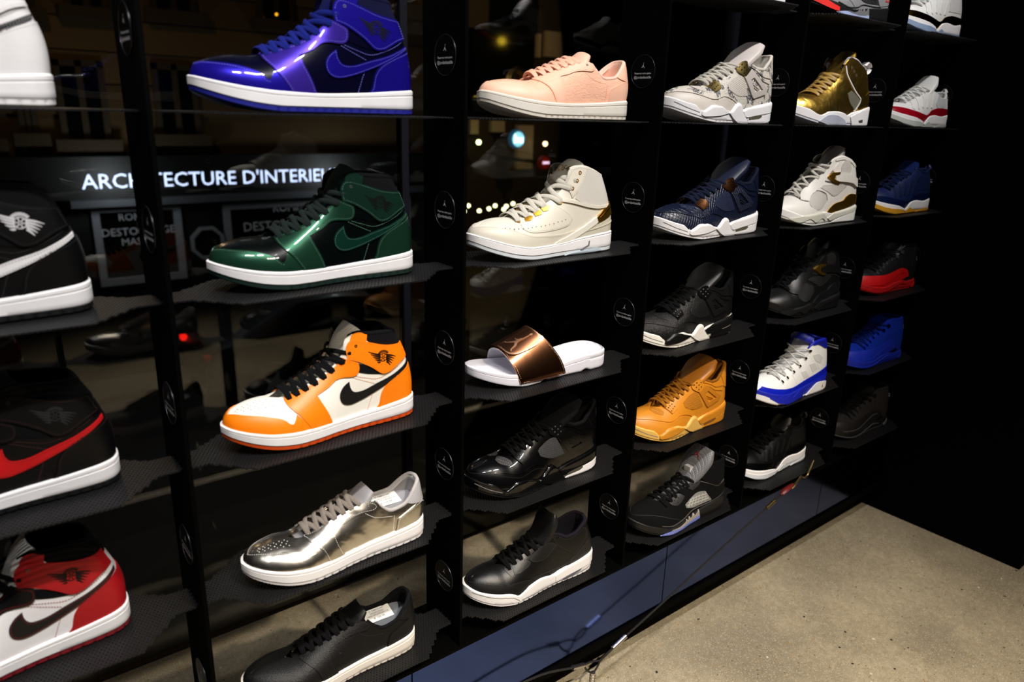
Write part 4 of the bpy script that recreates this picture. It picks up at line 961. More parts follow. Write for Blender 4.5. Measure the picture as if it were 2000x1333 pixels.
# ---- slide sandal
class Strap:
    """arched band over the foot: s across (0 lateral edge .. 1 medial edge), t from toe side (0) to heel side (1). mm"""
    def __init__(w): w._g = None
    def P(w, s, t):
        s = np.asarray(s, float); t = np.asarray(t, float); s, t = np.broadcast_arrays(s, t)
        a = math.pi * s; top = np.sin(np.clip(a, 0, math.pi)) ** .72
        xf = 222 + 14 * top; xr = 122 + 44 * top ** 1.5
        hz = 50 + 26 * t
        y = 57 * np.cos(a) * (1 - .22 * top); z = 9 + hz * top + 3 * t
        return np.stack([xf + (xr - xf) * t, y, z], -1)
    N = Upper.N
def build_slide():
    shape('slide', 298, 1.03, ((0,6),(18,0),(48,0),(62,4),(74,0),(150,0),(163,4),(176,0),(205,0),(235,4),(265,11),(298,21)), ((0,34),(30,34),(90,30),(130,24),(180,22),(230,25),(265,31),(298,38)), [(0,0,0,60),(1,270,0,60)])
    m = Model('slide'); m.S['wall'] = m.S['full']
    V = m.wallmesh(m.full, 'footbed', [0, .06, .14, .3, .5, .62, .66, .7, .86, .93, .98, 1], 110, lambda S, t: np.full(len(S), .9 if abs(t - .66) < .01 else 0.), True, False)
    o = m.S['o']; S = np.linspace(0, 1, 60); a, na = o.xy(S); b, nb = o.xy(-S); A = a - na * 2.5; B = b - nb * 2.5; vv = []
    for i in range(60):
        z0 = float(m.S['ztop'](min(max((a[i][0]), 0), 298)))
        for f in np.linspace(0, 1, 25):
            p = A[i] * (1 - f) + B[i] * f; e = min(f, 1 - f) * np.linalg.norm(A[i] - B[i]); e2 = min(e, p[0] - 0, 298 - p[0])
            vv.append((p[0], p[1], z0 - 5.5 * (1 - math.exp(-max(e2, 0) / 6.0)) + .55 * math.sin(p[0] * .32 + p[1] * .22 + 2.2 * math.sin(p[1] * .09)) * (1 - math.exp(-max(e2, 0) / 8))))
    m.add('footbed', V, 'foam'); m.add('insole', mk_mesh('insole', vv, grid_faces(60, 25), 60), 'foam2', 'footbed')
    st = Strap()
    V, F = panel(st, [(-.02,.04),(0,.0),(.25,.0),(.5,.0),(.75,.0),(1.0,.0),(1.02,.5),(1.0,1.0),(.75,1.0),(.5,1.0),(.25,1.0),(0,.98),(-.03,.96)], 1.6, mode='st', base=-.2, cell=7, step=4); m.add('strap', mk_mesh('strap', V, F, 45), 'copper')
    V, F = panel(st, [(-.01,.03),(.25,.01),(.5,.01),(.75,.01),(1.0,.02),(1.0,.98),(.75,.98),(.5,.98),(.25,.98),(-.01,.96)], -.3, mode='st', base=-3.6, cell=7, step=4); m.add('strap_lining', mk_mesh('strap_lining', V, F, 45), 'foam', 'strap')
    V, F = panel(st, [(.28,.10),(.25,.25),(.25,.70),(.28,.88),(.34,.965),(.5,.975),(.68,.975),(.84,.97),(.86,.5),(.84,.03),(.68,.025),(.5,.025),(.34,.035)], 4.6, mode='st', base=1.4, cell=7, step=4); m.add('closure_flap', mk_mesh('closure_flap', V, F, 45), 'copperd')
    fig = [np.array([(.39 - x * .13, .42 + (y - .1) * .46) for x, y in p]) for p in leaper((0, 0), 1.0)]
    mb = MB()
    for p in fig:
        p2 = p; V, F = panel(st, p2, 6.2, mode='st', base=4.0, cell=4, smooth=False)
        if len(F): mb.add(V, F)
    V, F = panel(st, strip_poly([(a_ * AS, b_ * AT) for a_, b_ in [(.5,.04),(.34,.045),(.285,.11),(.257,.28),(.257,.68),(.285,.87),(.345,.955),(.5,.965),(.8,.965)]], 1.6) / (AS, AT), 4.9, mode='st', base=4.0, smooth=False, cell=4); m.add('flap_edge', mk_mesh('flap_edge', V, F, 45), 'copperl', 'closure_flap')
    m.add('leaping_figure', mb.mesh('leaping_figure', 40), 'copperl', 'closure_flap')
    dz = MB()
    for path, h in (([(.02,.035),(.25,.03),(.5,.03)], 1.6), ([(0,.95),(.1,.965),(.25,.965)], 1.6), ([(0,.06),(-.01,.5),(0,.93)], 1.6), ([(.5,.05),(.34,.065),(.295,.13),(.27,.3),(.27,.68),(.295,.86),(.35,.94),(.5,.95),(.8,.95)], 4.6)):
        mb = dashes(st, path, h, mode='st'); dz.add(np.concatenate(mb.V), mb.F)
    m.add('stitching', dz.mesh('stitching', 180), 'copperl', 'strap', 'stuff')
    return m
SLIDE = build_slide()
# ------------------------------------------------------------------ the shoes on the wall
def th(c): return mat(c, .7, bump='none', var=0)
GOLD = metal('d8a63c', .36); GOLDD = metal('6b4a12', .2); ICE = mat('c9d3e2', .25, bump='rubber', bs=.04, coat=.4); AIRW = mat('4d4a40', .25, bump='none', var=0, coat=.5)
BLEATH = leather('060607', rough=.4, spec=.35); BRUB = rubber('070708'); BFAB = fabric('050507'); CHROME = metal('d8d8d8', .12)
G = 'shoes on the wall'
def put(M, name, c, r, X, Y, yaw, cw, label, cat='shoe'): return M.make(name, spot(c, r, X, Y), yaw, cw, label, G, cat)
# column at the left edge
wl0 = leather('e9e7e8', bs=.08)
put(HIGH, 'high_top_shoe', 0, 1, .8163, .12, 0, cw_high(wl0, wl0, out=rubber('e6e4e4'), lace=fabric('e8e8e8'), ton=wl0, lin=fabric('dcdcde'), emb=th('9a9a9c'), thread=th('b8b8ba'), band=wl0, gus=BLEATH, chk=leather('101012')), 'all white high top cut off by the top left corner')
put(HIGH, 'high_top_shoe', 0, 2, .8357, .14, 2, cw_high(BLEATH, BLEATH, out=BRUB, lace=BFAB, ton=BFAB, lin=BFAB, emb=th('c9c9cc'), thread=th('1c1c1e'), chk=leather('eae9ea', bs=.08)), 'black high top with white check mark and white winged emblem at the left edge')
rd = leather('c40d14', bs=.1)
put(HIGH, 'high_top_shoe', 0, 3, .8441, .15, 0, cw_high(BLEATH, BLEATH, out=BRUB, lace=BFAB, ton=BFAB, lin=BFAB, emb=th('131315'), thread=th('380a08'), chk=rd), 'black high top with red check mark at the left edge')
rd2 = leather('a80d16', bs=.1)
put(HIGH, 'high_top_shoe', 0, 4, .8134, .15, 2, cw_high(leather('eceaec', bs=.08), rd2, out=rubber('7a1420'), lace=BFAB, ton=fabric('e6e4e0'), lin=BFAB, emb=BLEATH, thread=th('8e1016'), chk=leather('0d0d0f'), eye=BLEATH), 'white high top with red heel and black check mark at the left edge')
put(LOW, 'low_top_shoe', 0, 5, .82, .12, 0, cw_low(BLEATH, BLEATH, OFFW, OFFW, BFAB, BFAB, thread=th('151517')), 'black low shoe at the bottom left corner')
# second column
po = patent('20169a', metal=.5); pq = patent('04041c')
put(HIGH, 'high_top_shoe', 1, 1, .834, .09, -3, cw_high(pq, po, out=rubber('171c86'), lace=fabric('101d74'), ton=fabric('0c1050'), lin=fabric('070a30'), emb=mat('06061e', .4, bump='none'), thread=th('6a6ad2'), gus=pq, eye=patent('3f2ba2', metal=.5)), 'glossy violet blue patent high top with white midsole')  # eyestay colour leans violet to carry the sheen of its highlights
go = patent('1a3d2d', 'flake', metal=.55); gq = patent('030707')
put(HIGH, 'high_top_shoe', 1, 2, .84, .115, -1, cw_high(gq, go, out=rubber('0a241d'), lace=fabric('17211f'), ton=fabric('16241f'), lin=fabric('07070b'), emb=mat('060d0a', .4, bump='none'), thread=th('4e7a66'), chk=patent('0a2a22'), strap=patent('0f2a20', 'flake', metal=.3), tab=patent('0f2a20', 'flake', metal=.3), gus=gq), 'metallic dark green high top with black side panels')
ol = leather('ff8205', bs=.05, rough=.42); wl = leather('efece2', bs=.05, rough=.42)
put(HIGH, 'high_top_shoe', 1, 3, .8285, .105, 0, cw_high(wl, ol, out=rubber('cc480c'), lace=fabric('08080a'), ton=fabric('e6e0d2'), lin=fabric('09090e'), emb=BLEATH, chk=leather('0b0b0d', bs=.08), thread=th('d8720c'), cth=BLEATH, eyel=BLEATH), 'orange and off-white high top with black laces and check mark')
sv = metal('e2ded6', .27, 'wave', .25)
put(LOW_A, 'low_top_shoe', 1, 4, .8425, .06, -1, cw_low(sv, sv, WHITE, rubber('e4e1e2'), fabric('857c74'), fabric('bab6b6'), ins=fabric('9b9ba2'), tab=leather('a3a2a6'), ton=leather('8d8b8e'), thread=th('e8e6e0'), hole=th('e8e6e0'), eyel=sv), 'mirror silver low shoe with grey laces')
bt = leather('080809', 'tumbled', .06, rough=.5, spec=.3, scale=1.7)
put(LOW_B, 'low_top_shoe', 1, 5, .8172, .09, -3, cw_low(bt, bt, rubber('e9e1d8'), rubber('e0d6cc'), BFAB, fabric('0d0d10'), ins=fabric('6d7178'), thread=th('151517')), 'black grained leather low shoe with cream sole, lowest shelf')
# third column
pk = leather('f8bfa2', 'crease', .09, scale=.7); pk2 = leather('fac4a8', 'leather', .15)
put(LOW, 'low_top_shoe', 2, 1, .8446, .09, -3, cw_low(pk, pk2, rubber('e9e2d6'), rubber('e4dccf'), leather('f6b89c'), leather('f8cdb8'), ton=pk2, thread=th('e09a7c'), hole=th('b86f50'), eyel=th('6a3a26')), 'pale pink leather low shoe with off-white sole')
ow = leather('d9d4c6', bs=.05); 
put(TWO, 'mid_top_shoe', 2, 2, .805, .09, -3, dict(base=ow, mud=leather('cdc7b8', bs=.05), suede=suede('cdc9c2'), clip=leather('c9c4b2', bs=.03), wing=leather('e6e2d6', bs=.03), gold=GOLD, golddark=GOLDD, hole=HOLE, midsole=WHITE, outsole=mat('d5dbe0', .35, bump='rubber', bs=.04, coat=.3), line=th('6d6a70'), ice=mat('bcccd8', .3, bump='none', coat=.4), lining=fabric('ddd8cc'), insole=fabric('ddd8cc'), collar=ow, tongue=ow, laces=fabric('cfcabe'), thread=th('968e80')), 'off-white mid top with gold heel badge and gold lettering on the tongue')
cop = metal('b8805c', .2, 'wave', .03)
put(SLIDE, 'slide_sandal', 2, 3, .8249, .10, -5, dict(foam=mat('dddce6', .55, bump='rubber', bs=.05), foam2=mat('dbdae4', .6, bump='rubber', bs=.05), copper=cop, copperd=metal('7e543c', .3, 'wave', .03), copperl=metal('e0ae8c', .35)), 'white slide sandal with bronze metallic strap', 'sandal')
pb = patent('050506'); 
put(FOUR, 'mid_top_shoe', 2, 4, .8076, .095, -3, cw_four(pb, pb, pb, BRUB, leather('3a3a3c', 'mesh', .4), patent('070708'), patent('0a0a0b'), BFAB, BFAB, BFAB, heelw=WHITE, air=AIRW, stud=th('30302f'), thread=th('1c1c1e')), 'shiny black patent mid top with white heel wedge')
put(THREE, 'mid_top_shoe', 2, 5, .7963, .06, -5, dict(base=leather('080809', 'tumbled', .04, rough=.36, spec=.4, scale=2.2), mud=leather('060607', rough=.5, spec=.3), trim=leather('0a0a0b', rough=.42), thread=th('2a2a2c'), tongue=leather('0b0b0c'), laces=BFAB, lining=fabric('14121a'), insole=BFAB, collar=fabric('17141d'), midsole=WHITE, mid2=WHITE, outsole=rubber('eae8e9'), air=th('5a5a66'), line=th('7a787c')), 'black leather mid top with thick white midsole, lowest shelf')
# fourth column
sn = mat('cfc8bd', .5, bump='snake', bs=.12)
put(FOUR, 'mid_top_shoe', 3, 0, .8537, .09, -3, cw_four(sn, leather('c9c1b8'), WHITE, WHITE, leather('cfc8c0', 'mesh', .3), leather('bdb6b0'), GOLD, fabric('cfcac0'), leather('c8c2be'), fabric('cfc8bd')), 'white soled shoe cut off by the top edge of the picture')
put(FOUR, 'mid_top_shoe', 3, 1, .8537, .09, -3, cw_four(sn, leather('c6beb4', bs=.06), WHITE, WHITE, leather('cfc8be', 'mesh', .3), leather('b9b2ac', bs=.06), metal('9a8650', .35), fabric('c3beb2'), leather('c2bab6', bs=.06), fabric('cfc8bd'), thread=th('a79f94')), 'beige snakeskin print mid top with brass lace wings')
nv = leather('0a1229', 'grid', .14, rough=.34)
put(FOUR, 'mid_top_shoe', 3, 2, .8478, .085, -3, cw_four(nv, nv, WHITE, WHITE, leather('101c3a', 'mesh', .45), leather('0b142c', 'grid', .2), metal('c98a5c', .22), fabric('10182e'), leather('0c152e', bs=.1), fabric('0d1428'), stud=metal('e0a878', .2), thread=th('1d2a50')), 'navy embossed leather mid top with rose gold lace wings')
bpn = leather('0b0b0c', 'pony', .35, rough=.38)
put(FOUR, 'mid_top_shoe', 3, 3, .776, .11, -3, cw_four(bpn, bpn, OFFW, OFFW, leather('0e0e0f', 'pony', .3), leather('0c0c0d'), patent('0a0a0b'), BFAB, leather('0b0b0c'), BFAB, fwing=leather('080809'), heelb=leather('0a0a0b'), heelw=leather('0a0a0b'), air=leather('060606'), stud=th('4a4a4a'), thread=th('1c1c1e')), 'black pony hair mid top with off-white sole')
oc = leather('c9801c', bs=.08); occ = rubber('dcae58')
put(FOUR, 'mid_top_shoe', 3, 4, .7882, .095, -3, cw_four(oc, oc, occ, occ, leather('bd7618', 'mesh', .3), leather('b87216'), oc, fabric('a56a1c'), leather('b06c18', bs=.1), fabric('8a5414'), fwing=leather('cf8824'), heelb=leather('c9801e'), heelw=leather('c9801e'), air=th('7a4a0e'), stud=th('241405'), thread=th('9a5e12')), 'ochre yellow mid top on a lighter cream gum sole')
sd = suede('09090a')
put(FIVE, 'high_top_shoe', 3, 5, .8197, .05, -3, dict(base=sd, thread=th('222224'), mesh=leather('8e8e8a', 'mesh', .4), cord=leather('b8b8b4'), plate=leather('222224'), hole=HOLE, pipe=th('4a4746'), heelp=sd, tongue=leather('6a6a6e', 'mesh', .3), art=leather('6e1016'), laces=BFAB, lock=mat('c8c8cc', .15, bump='none', coat=1), lining=BFAB, insole=BFAB, collar=sd, midsole=leather('0d0d0e'), outsole=BRUB, teeth=mat('9a948c', .5, bump='none'), ice=mat('7482d0', .25, bump='none', coat=.5)), 'black suede high top with pale mesh side window and bluish clear sole, lowest shelf')
# fifth column
gr = mat('7d7d80', .6, bump='speckle', bs=.1)
put(FIVE, 'high_top_shoe', 4, 0, .8229, .08, -3, dict(base=gr, thread=th('565658'), mesh=leather('171719', 'mesh', .4), cord=leather('2a2a2c'), plate=leather('202022'), hole=HOLE, pipe=th('2a2a2c'), heelp=gr, tongue=leather('6d6d70'), art=leather('d81e1e'), laces=BFAB, lock=th('d8d8d8'), lining=BFAB, insole=BFAB, collar=BFAB, midsole=leather('121214'), outsole=BRUB, teeth=mat('6e6e70', .5, bump='none'), ice=mat('a9b6dc', .25, bump='none', coat=.5), toe=rubber('e8231c'), num=leather('e22a22')), 'grey speckled shoe with red number at the heel, cut off by the top edge')
gld = metal('d0aa50', .33, 'wave', .2, scale=1.6)
put(SIX, 'high_top_shoe', 4, 1, .7903, .08, -4, dict(base=gld, mesh=leather('6e6d5e', 'mesh', .5), pipe=leather('d8d6d2'), hole=th('3a2c10'), white=WHITE, tongue=gld, laces=leather('9a7a38'), lining=fabric('8c8a92'), insole=BFAB, collar=fabric('9a98a0'), midsole=WHITE, outsole=rubber('c9c8d2'), ice=mat('b9bccb', .3, bump='none', coat=.4), air=AIRW, thread=th('8a6a20')), 'mirror gold high top with white midsole')
ow8 = leather('dedad2', bs=.06)
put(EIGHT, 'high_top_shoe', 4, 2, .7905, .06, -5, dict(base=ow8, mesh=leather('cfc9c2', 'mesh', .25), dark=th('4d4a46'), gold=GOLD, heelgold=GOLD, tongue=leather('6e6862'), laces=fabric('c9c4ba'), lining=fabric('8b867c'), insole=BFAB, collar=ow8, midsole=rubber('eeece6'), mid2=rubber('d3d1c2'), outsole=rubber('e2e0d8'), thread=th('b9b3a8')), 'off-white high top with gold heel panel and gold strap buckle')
put(EIGHT, 'high_top_shoe', 4, 3, .84, .10, -2, dict(base=leather('101112', rough=.35), mesh=leather('0c0d0e', 'mesh', .25), dark=th('050505'), gold=GOLD, heelgold=leather('101012', 'speckle', .3), tongue=BLEATH, laces=BFAB, lining=BFAB, insole=BFAB, collar=BLEATH, midsole=leather('0c0c0d'), mid2=leather('161617', 'speckle', .1), outsole=BRUB, thread=th('222224')), 'black leather high top with small gold strap buckle')
bl = patent('1220b4', bs=.02)
put(NINE, 'high_top_shoe', 4, 4, .7361, .04, -3, dict(base=leather('ebebea', bs=.05), rand=bl, rand2=rubber('0f1fb0'), collarp=leather('0c1c92'), patch=leather('dedede', 'scale', .2), chrome=CHROME, tongue=leather('d2d2d4'), laces=fabric('d8d8d4'), lining=fabric('0a1258'), insole=BFAB, collar=leather('0e1fa8'), midsole=rubber('0d1ca6'), outsole=WHITE, white=WHITE, goldt=GOLD, thread=th('cfcfcf')), 'white high top with bright blue band around the sole')
put(ELEVEN, 'mid_top_shoe', 4, 5, .7882, .12, -3, dict(base=leather('060607', spec=.25), patent=patent('040405'), strap=leather('0c0c0d'), patch=leather('0d0d0e'), tongue=BLEATH, laces=BFAB, lining=BFAB, insole=BFAB, collar=BLEATH, midsole=WHITE, outsole=mat('d9dfe6', .3, bump='none', coat=.3), ice=mat('dfe4ea', .3, bump='none', coat=.4), thread=th('1c1c1e')), 'black patent trimmed mid top with wavy white sole, lowest shelf')
# last column
w11 = leather('dcdcda', bs=.06)
put(ELEVEN, 'mid_top_shoe', 5, 0, .7609, .08, -4, dict(base=w11, patent=metal('a87f28', .12), strap=w11, patch=leather('d2d2d2'), tongue=w11, laces=fabric('dadad8'), lining=fabric('dadad8'), insole=w11, collar=w11, midsole=WHITE, outsole=mat('8fa3c0', .3, bump='none', coat=.4), ice=mat('8ea2c2', .25, bump='none', coat=.5), thread=th('c2c2c2')), 'white mid top with gold guard, topmost at the right end')
put(ELEVLOW, 'low_top_shoe', 5, 1, .8235, .08, -4, dict(base=w11, patent=patent('8c0418', bs=.02), strap=w11, patch=leather('c2c6cc'), tongue=w11, laces=fabric('dadad8'), lining=fabric('dadad8'), insole=w11, collar=w11, midsole=WHITE, outsole=mat('b9bdb8', .35, bump='none', coat=.3), ice=mat('c0c4be', .3, bump='none', coat=.4), thread=th('c2c2c2')), 'white low shoe with dark red patent guard at the right end')
n11 = leather('0d1c46', bs=.1)
put(ELEVEN, 'mid_top_shoe', 5, 2, .792, .075, -5, dict(base=n11, patent=patent('081436', bs=.03), strap=leather('0a1634'), patch=leather('0c1a40'), tongue=fabric('0d1f58'), laces=fabric('0a1434'), lining=fabric('0a1434'), insole=BFAB, collar=n11, midsole=WHITE, outsole=rubber('c98e22'), ice=mat('cf9526', .4, bump='rubber', bs=.05), thread=th('101f50')), 'dark navy mid top on white midsole with golden gum sole')
rr = leather('c20d12', bs=.06)
put(TWELVE, 'mid_top_shoe', 5, 3, .8382, .09, -6, dict(base=leather('131314', rough=.42), mud=rr, mudl=leather('9e090e'), ray=leather('222223'), plate=leather('141415'), hook=leather('2c2c2e'), tongue=BLEATH, laces=BFAB, lining=BFAB, insole=BFAB, collar=BLEATH, midsole=rubber('b80c10'), outsole=rubber('b01208'), lip=rubber('c01010'), thread=th('222224')), 'black mid top with big red guard and red sole')
bs_ = suede('0a2790')
put(TWELVE, 'mid_top_shoe', 5, 4, .7768, .06, -6, dict(base=bs_, mud=leather('1428a0', bs=.05), mudl=leather('1c34b4'), ray=suede('0a268c'), plate=leather('070c28'), hook=metal('1840e0', .2), tongue=bs_, laces=fabric('08185c'), lining=fabric('08185c'), insole=BFAB, collar=bs_, midsole=rubber('0f2398'), outsole=rubber('0d1f8c'), lip=rubber('0f2498'), thread=th('0a2080')), 'all blue suede mid top near the right end')
gs = suede('201d1c')
put(TWELVE, 'mid_top_shoe', 5, 5, .8271, .09, -5, dict(base=gs, mud=leather('161312', bs=.08), mudl=leather('4a4a4e'), ray=suede('171514'), plate=BLEATH, hook=BLEATH, tongue=gs, laces=BFAB, lining=BFAB, insole=BFAB, collar=gs, midsole=leather('0e0d0d'), outsole=rubber('3c3a3c'), lip=rubber('5a585c'), thread=th('222224')), 'dark grey suede mid top at the bottom of the last column')
# ------------------------------------------------------------------ setting
def plain(name, mb, mt, scale=1.0, angle=40, parent=None, loc=None):
    me = mb.mesh(name, angle, scale) if isinstance(mb, MB) else mb
    o = bpy.data.objects.new(name, me); COL.objects.link(o)
    if not me.materials: me.materials.append(mt)
    if parent: o.parent = parent
    if loc: o.location = loc
    return o
def tag(o, label, cat, group=None):
    o['label'] = label; o['category'] = cat
    if group: o['group'] = group
    return o
def struct(o): o['kind'] = 'structure'; return o
def zw(z): return (z + ZF) * W
def concrete():
    m = bpy.data.materials.new('material_concrete'); m.use_nodes = True; nt = m.node_tree; N = nt.nodes; Lk = nt.links; p = N['Principled BSDF']
    tc = N.new('ShaderNodeTexCoord')
    def noise(sc, d=4, r=.6):
        n = N.new('ShaderNodeTexNoise'); n.inputs['Scale'].default_value = sc; n.inputs['Detail'].default_value = d; n.inputs['Roughness'].default_value = r; Lk.new(tc.outputs['Object'], n.inputs['Vector']); return n.outputs['Fac']
    def mr(x, a, b, c=0, d=1):
        n = N.new('ShaderNodeMapRange'); n.interpolation_type = 'SMOOTHSTEP'
        for i, v in enumerate((a, b, c, d)): n.inputs[i+1].default_value = v
        Lk.new(x, n.inputs[0]); return n.outputs[0]
    def mix(f, a, b, op='MIX'):
        n = N.new('ShaderNodeMix'); n.data_type = 'RGBA'; n.blend_type = op
        if isinstance(f, float): n.inputs[0].default_value = f
        else: Lk.new(f, n.inputs[0])
        for i, v in ((6, a), (7, b)):
            if isinstance(v, tuple): n.inputs[i].default_value = v
            else: Lk.new(v, n.inputs[i])
        return n.outputs[2]
    def spots(sc, r, col, dens_, base):
        v = N.new('ShaderNodeTexVoronoi'); v.inputs['Scale'].default_value = sc; v.inputs['Randomness'].default_value = 1
        w = N.new('ShaderNodeVectorMath'); w.operation = 'ADD'; nz = N.new('ShaderNodeTexNoise'); nz.inputs['Scale'].default_value = sc * 1.5; Lk.new(tc.outputs['Object'], nz.inputs['Vector'])
        sc_ = N.new('ShaderNodeVectorMath'); sc_.operation = 'SCALE'; sc_.inputs['Scale'].default_value = .35 / sc; Lk.new(nz.outputs['Color'], sc_.inputs[0]); Lk.new(tc.outputs['Object'], w.inputs[0]); Lk.new(sc_.outputs[0], w.inputs[1]); Lk.new(w.outputs[0], v.inputs['Vector'])
        sp = N.new('ShaderNodeSeparateColor'); Lk.new(v.outputs['Color'], sp.inputs[0])
        k = N.new('ShaderNodeMath'); k.operation = 'LESS_THAN'; k.inputs[1].default_value = dens_; Lk.new(sp.outputs[0], k.inputs[0])
        q = N.new('ShaderNodeMath'); q.operation = 'MULTIPLY'; Lk.new(mr(v.outputs['Distance'], r * .7, r, 1, 0), q.inputs[0]); Lk.new(k.outputs[0], q.inputs[1])
        return mix(q.outputs[0], base, col)
    b = mix(mr(noise(3, 5), .35, .68), srgb('8f8672'), srgb('b3a88e'))
    b = mix(mr(noise(60, 4), .3, .7), mix(.35, b, srgb('6f6552')), b)
    b = mix(mr(noise(420, 2), .35, .65), mix(.25, b, srgb('4c4436')), b)
    b = spots(320, .34, srgb('c6bca6'), .45, b); b = spots(260, .3, srgb('8a7350'), .3, b); b = spots(120, .24, srgb('8c6a34'), .2, b); b = spots(90, .2, srgb('5a4a34'), .14, b); b = spots(30, .11, srgb('1b1a18'), .24, b); b = spots(62, .15, srgb('96702e'), .18, b); b = spots(40, .14, srgb('cdc5b4'), .07, b)
    Lk.new(b, p.inputs['Base Color']); p.inputs['Roughness'].default_value = .55
    bp = N.new('ShaderNodeBump'); bp.inputs['Strength'].default_value = .25; bp.inputs['Distance'].default_value = .002; Lk.new(noise(300, 3), bp.inputs['Height']); Lk.new(bp.outputs[0], p.inputs['Normal'])
    return m
CONC = concrete()
BLKM = mat('010101', .7, bump='rubber', bs=.05, var=0, spec=.04); BLKW = mat('010102', .85, bump='rubber', bs=.05, var=0, spec=.04)
struct(plain('floor', MB().box((-3, -4.2, -.1), (6, 1.5 * W, 0)), CONC))
struct(plain('ceiling', MB().box((-3, -4.2, 3.1), (6, 1.0, 3.2)), mat('1a1a1c', .8, bump='none', var=0)))
struct(plain('wall_back', MB().box((-3, -4.3, 0), (6, -4.2, 3.1)), mat('4a4744', .8, bump='rubber', bs=.05)))
# black partition that closes the last bay
struct(plain('wall_right', MB().box((5.9 * W, -.97 * W, 0.0), (6.02 * W, 1.48 * W, 3.1)), BLKW))
# uprights between the bays
zb = -2.129
for i in range(0, 6):
    x = i * W
    o = plain('divider_panel', MB().box((-.0, 0, zw(zb)), (.0055, .266 * W, zw(1.6))), BLKM, loc=(x, 0, 0))
    tag(o, ['matte black upright panel at the far left edge', 'matte black upright panel left of the orange high top', 'matte black upright panel between the orange high top and the bronze slide', 'matte black upright panel between the bronze slide and the ochre shoe', 'matte black upright panel left of the white and blue shoe', 'matte black upright panel left of the bright blue suede shoe'][i], 'panel', 'upright panels of the shoe wall')
# perforated shelf plates
def plate_mesh(pitch=.0055, r=.00145, th=.002):
    pl = [(0.006,.057),(.072,.057),(.19,-.069),(.8,-.069),(.928,.057),(.998,.057),(.998,.176),(.928,.176),(.8,.285),(.2,.285),(.072,.176),(.006,.176)]
    poly = np.array(pl) * W; idx = {}; V = []; F = []
    def vid(x, y, z):
        k = (round(x * 1e5), round(y * 1e5), round(z * 1e5))
        if k not in idx: idx[k] = len(V); V.append((x, y, z))
        return idx[k]
    R_ = pitch / math.sqrt(3); xs = np.arange(.004, W, pitch); cs = []
    ny = int(.36 * W / (pitch * math.sqrt(3) / 2)) + 2
    for j in range(ny):
        for x in xs: cs.append((x + (j % 2) * pitch / 2, -.069 * W + R_ + j * pitch * math.sqrt(3) / 2))
    cs = np.array(cs); cs = cs[inside(poly, cs)]
    for cx, cy in cs:
        o = [(cx + R_ * math.cos(math.radians(30 + 60 * k)), cy + R_ * math.sin(math.radians(30 + 60 * k))) for k in range(6)]
        n = [(cx + r * math.cos(math.radians(30 + 60 * k)), cy + r * math.sin(math.radians(30 + 60 * k))) for k in range(6)]
        for k in range(6):
            a, b = o[k], o[(k+1) % 6]; c, d = n[(k+1) % 6], n[k]
            F.append((vid(*a, 0), vid(*b, 0), vid(*c, 0), vid(*d, 0))); F.append((vid(*d, -th), vid(*c, -th), vid(*b, -th), vid(*a, -th)))
            F.append((vid(*d, 0), vid(*c, 0), vid(*c, -th), vid(*d, -th)))
    # outer rim
    cnt = {}
    for f in F:
        for i in range(4): cnt[(f[i], f[(i+1) % 4])] = 1
    zt = {i for i, v in enumerate(V) if v[2] == 0}
    for (a, b) in list(cnt):
        if (b, a) not in cnt and a in zt and b in zt:
            F.append((b, a, vid(V[a][0], V[a][1], -th), vid(V[b][0], V[b][1], -th)))
    me = bpy.data.meshes.new('shelf_plate'); me.from_pydata(V, [], F); me.update(); return me
PLM = plate_mesh(); PLM.materials.append(mat('0d0d0f', .5, bump='none', var=0, spec=.4))
UNDER = [['', 'the all white high top in the left corner', 'the black high top with white check mark', 'the black high top with red check mark', 'the white high top with red heel', 'the black low shoe in the bottom left corner'],
 ['', 'the violet blue patent high top', 'the metallic green high top', 'the orange high top', 'the mirror silver low shoe', 'the black grained low shoe with cream sole'],
 ['', 'the pale pink low shoe', 'the off-white mid top with gold badge', 'the bronze slide sandal', 'the shiny black patent mid top', 'the black leather shoe with thick white midsole'],
 ['the shoe cut off by the top edge', 'the beige snakeskin mid top', 'the navy mid top', 'the black pony hair mid top', 'the ochre yellow mid top', 'the black suede shoe with pale mesh window'],
 ['the grey speckled shoe', 'the mirror gold high top', 'the off-white high top with gold heel', 'the black high top with gold buckle', 'the white and blue high top', 'the black shoe with wavy white sole'],
 ['the white shoe with gold guard', 'the white low shoe with red guard', 'the dark navy shoe with gum sole', 'the black and red mid top', 'the blue suede mid top', 'the dark grey suede mid top']]
for c in range(0, 6):
    for r in range(0, 6):
        if not UNDER[c][r]: continue
        o = bpy.data.objects.new('shelf_plate', PLM); COL.objects.link(o); o.location = (c * W, 0, zw(SHELF_Z[r]))
        tag(o, 'perforated black metal shelf under ' + UNDER[c][r], 'shelf', 'perforated shelves')
# round stickers on the uprights
def sticker(col, r, X):
    root = bpy.data.objects.new('round_sticker', None); COL.objects.link(root); root.empty_display_size = .01
    root.matrix_world = Matrix.Translation((X, .115 * W, zw(SHELF_Z[r] + .203))) @ Matrix(((0, 0, -1), (-1, 0, 0), (0, 1, 0))).to_4x4()
    tag(root, 'round black sticker right of ' + UNDER[col][r], 'sticker', 'round stickers on the uprights')
    for nm, me in STK:
        o = bpy.data.objects.new(nm, me); COL.objects.link(o); o.parent = root
def disc_mesh():
    n = 48; a = np.arange(n) / n * 2 * math.pi; R_ = [(.0288, 0), (.0288, .0006), (.0283, .0010), (0, .0010)]; mb = MB(); V = []
    for r, z in R_[:3]: V += [(r * math.cos(t), r * math.sin(t), z) for t in a]
    F = grid_faces(3, n, False, True); F.append(tuple(2 * n + i for i in range(n))); return mb.add(V, F).mesh('sticker_disc', 60, 1)
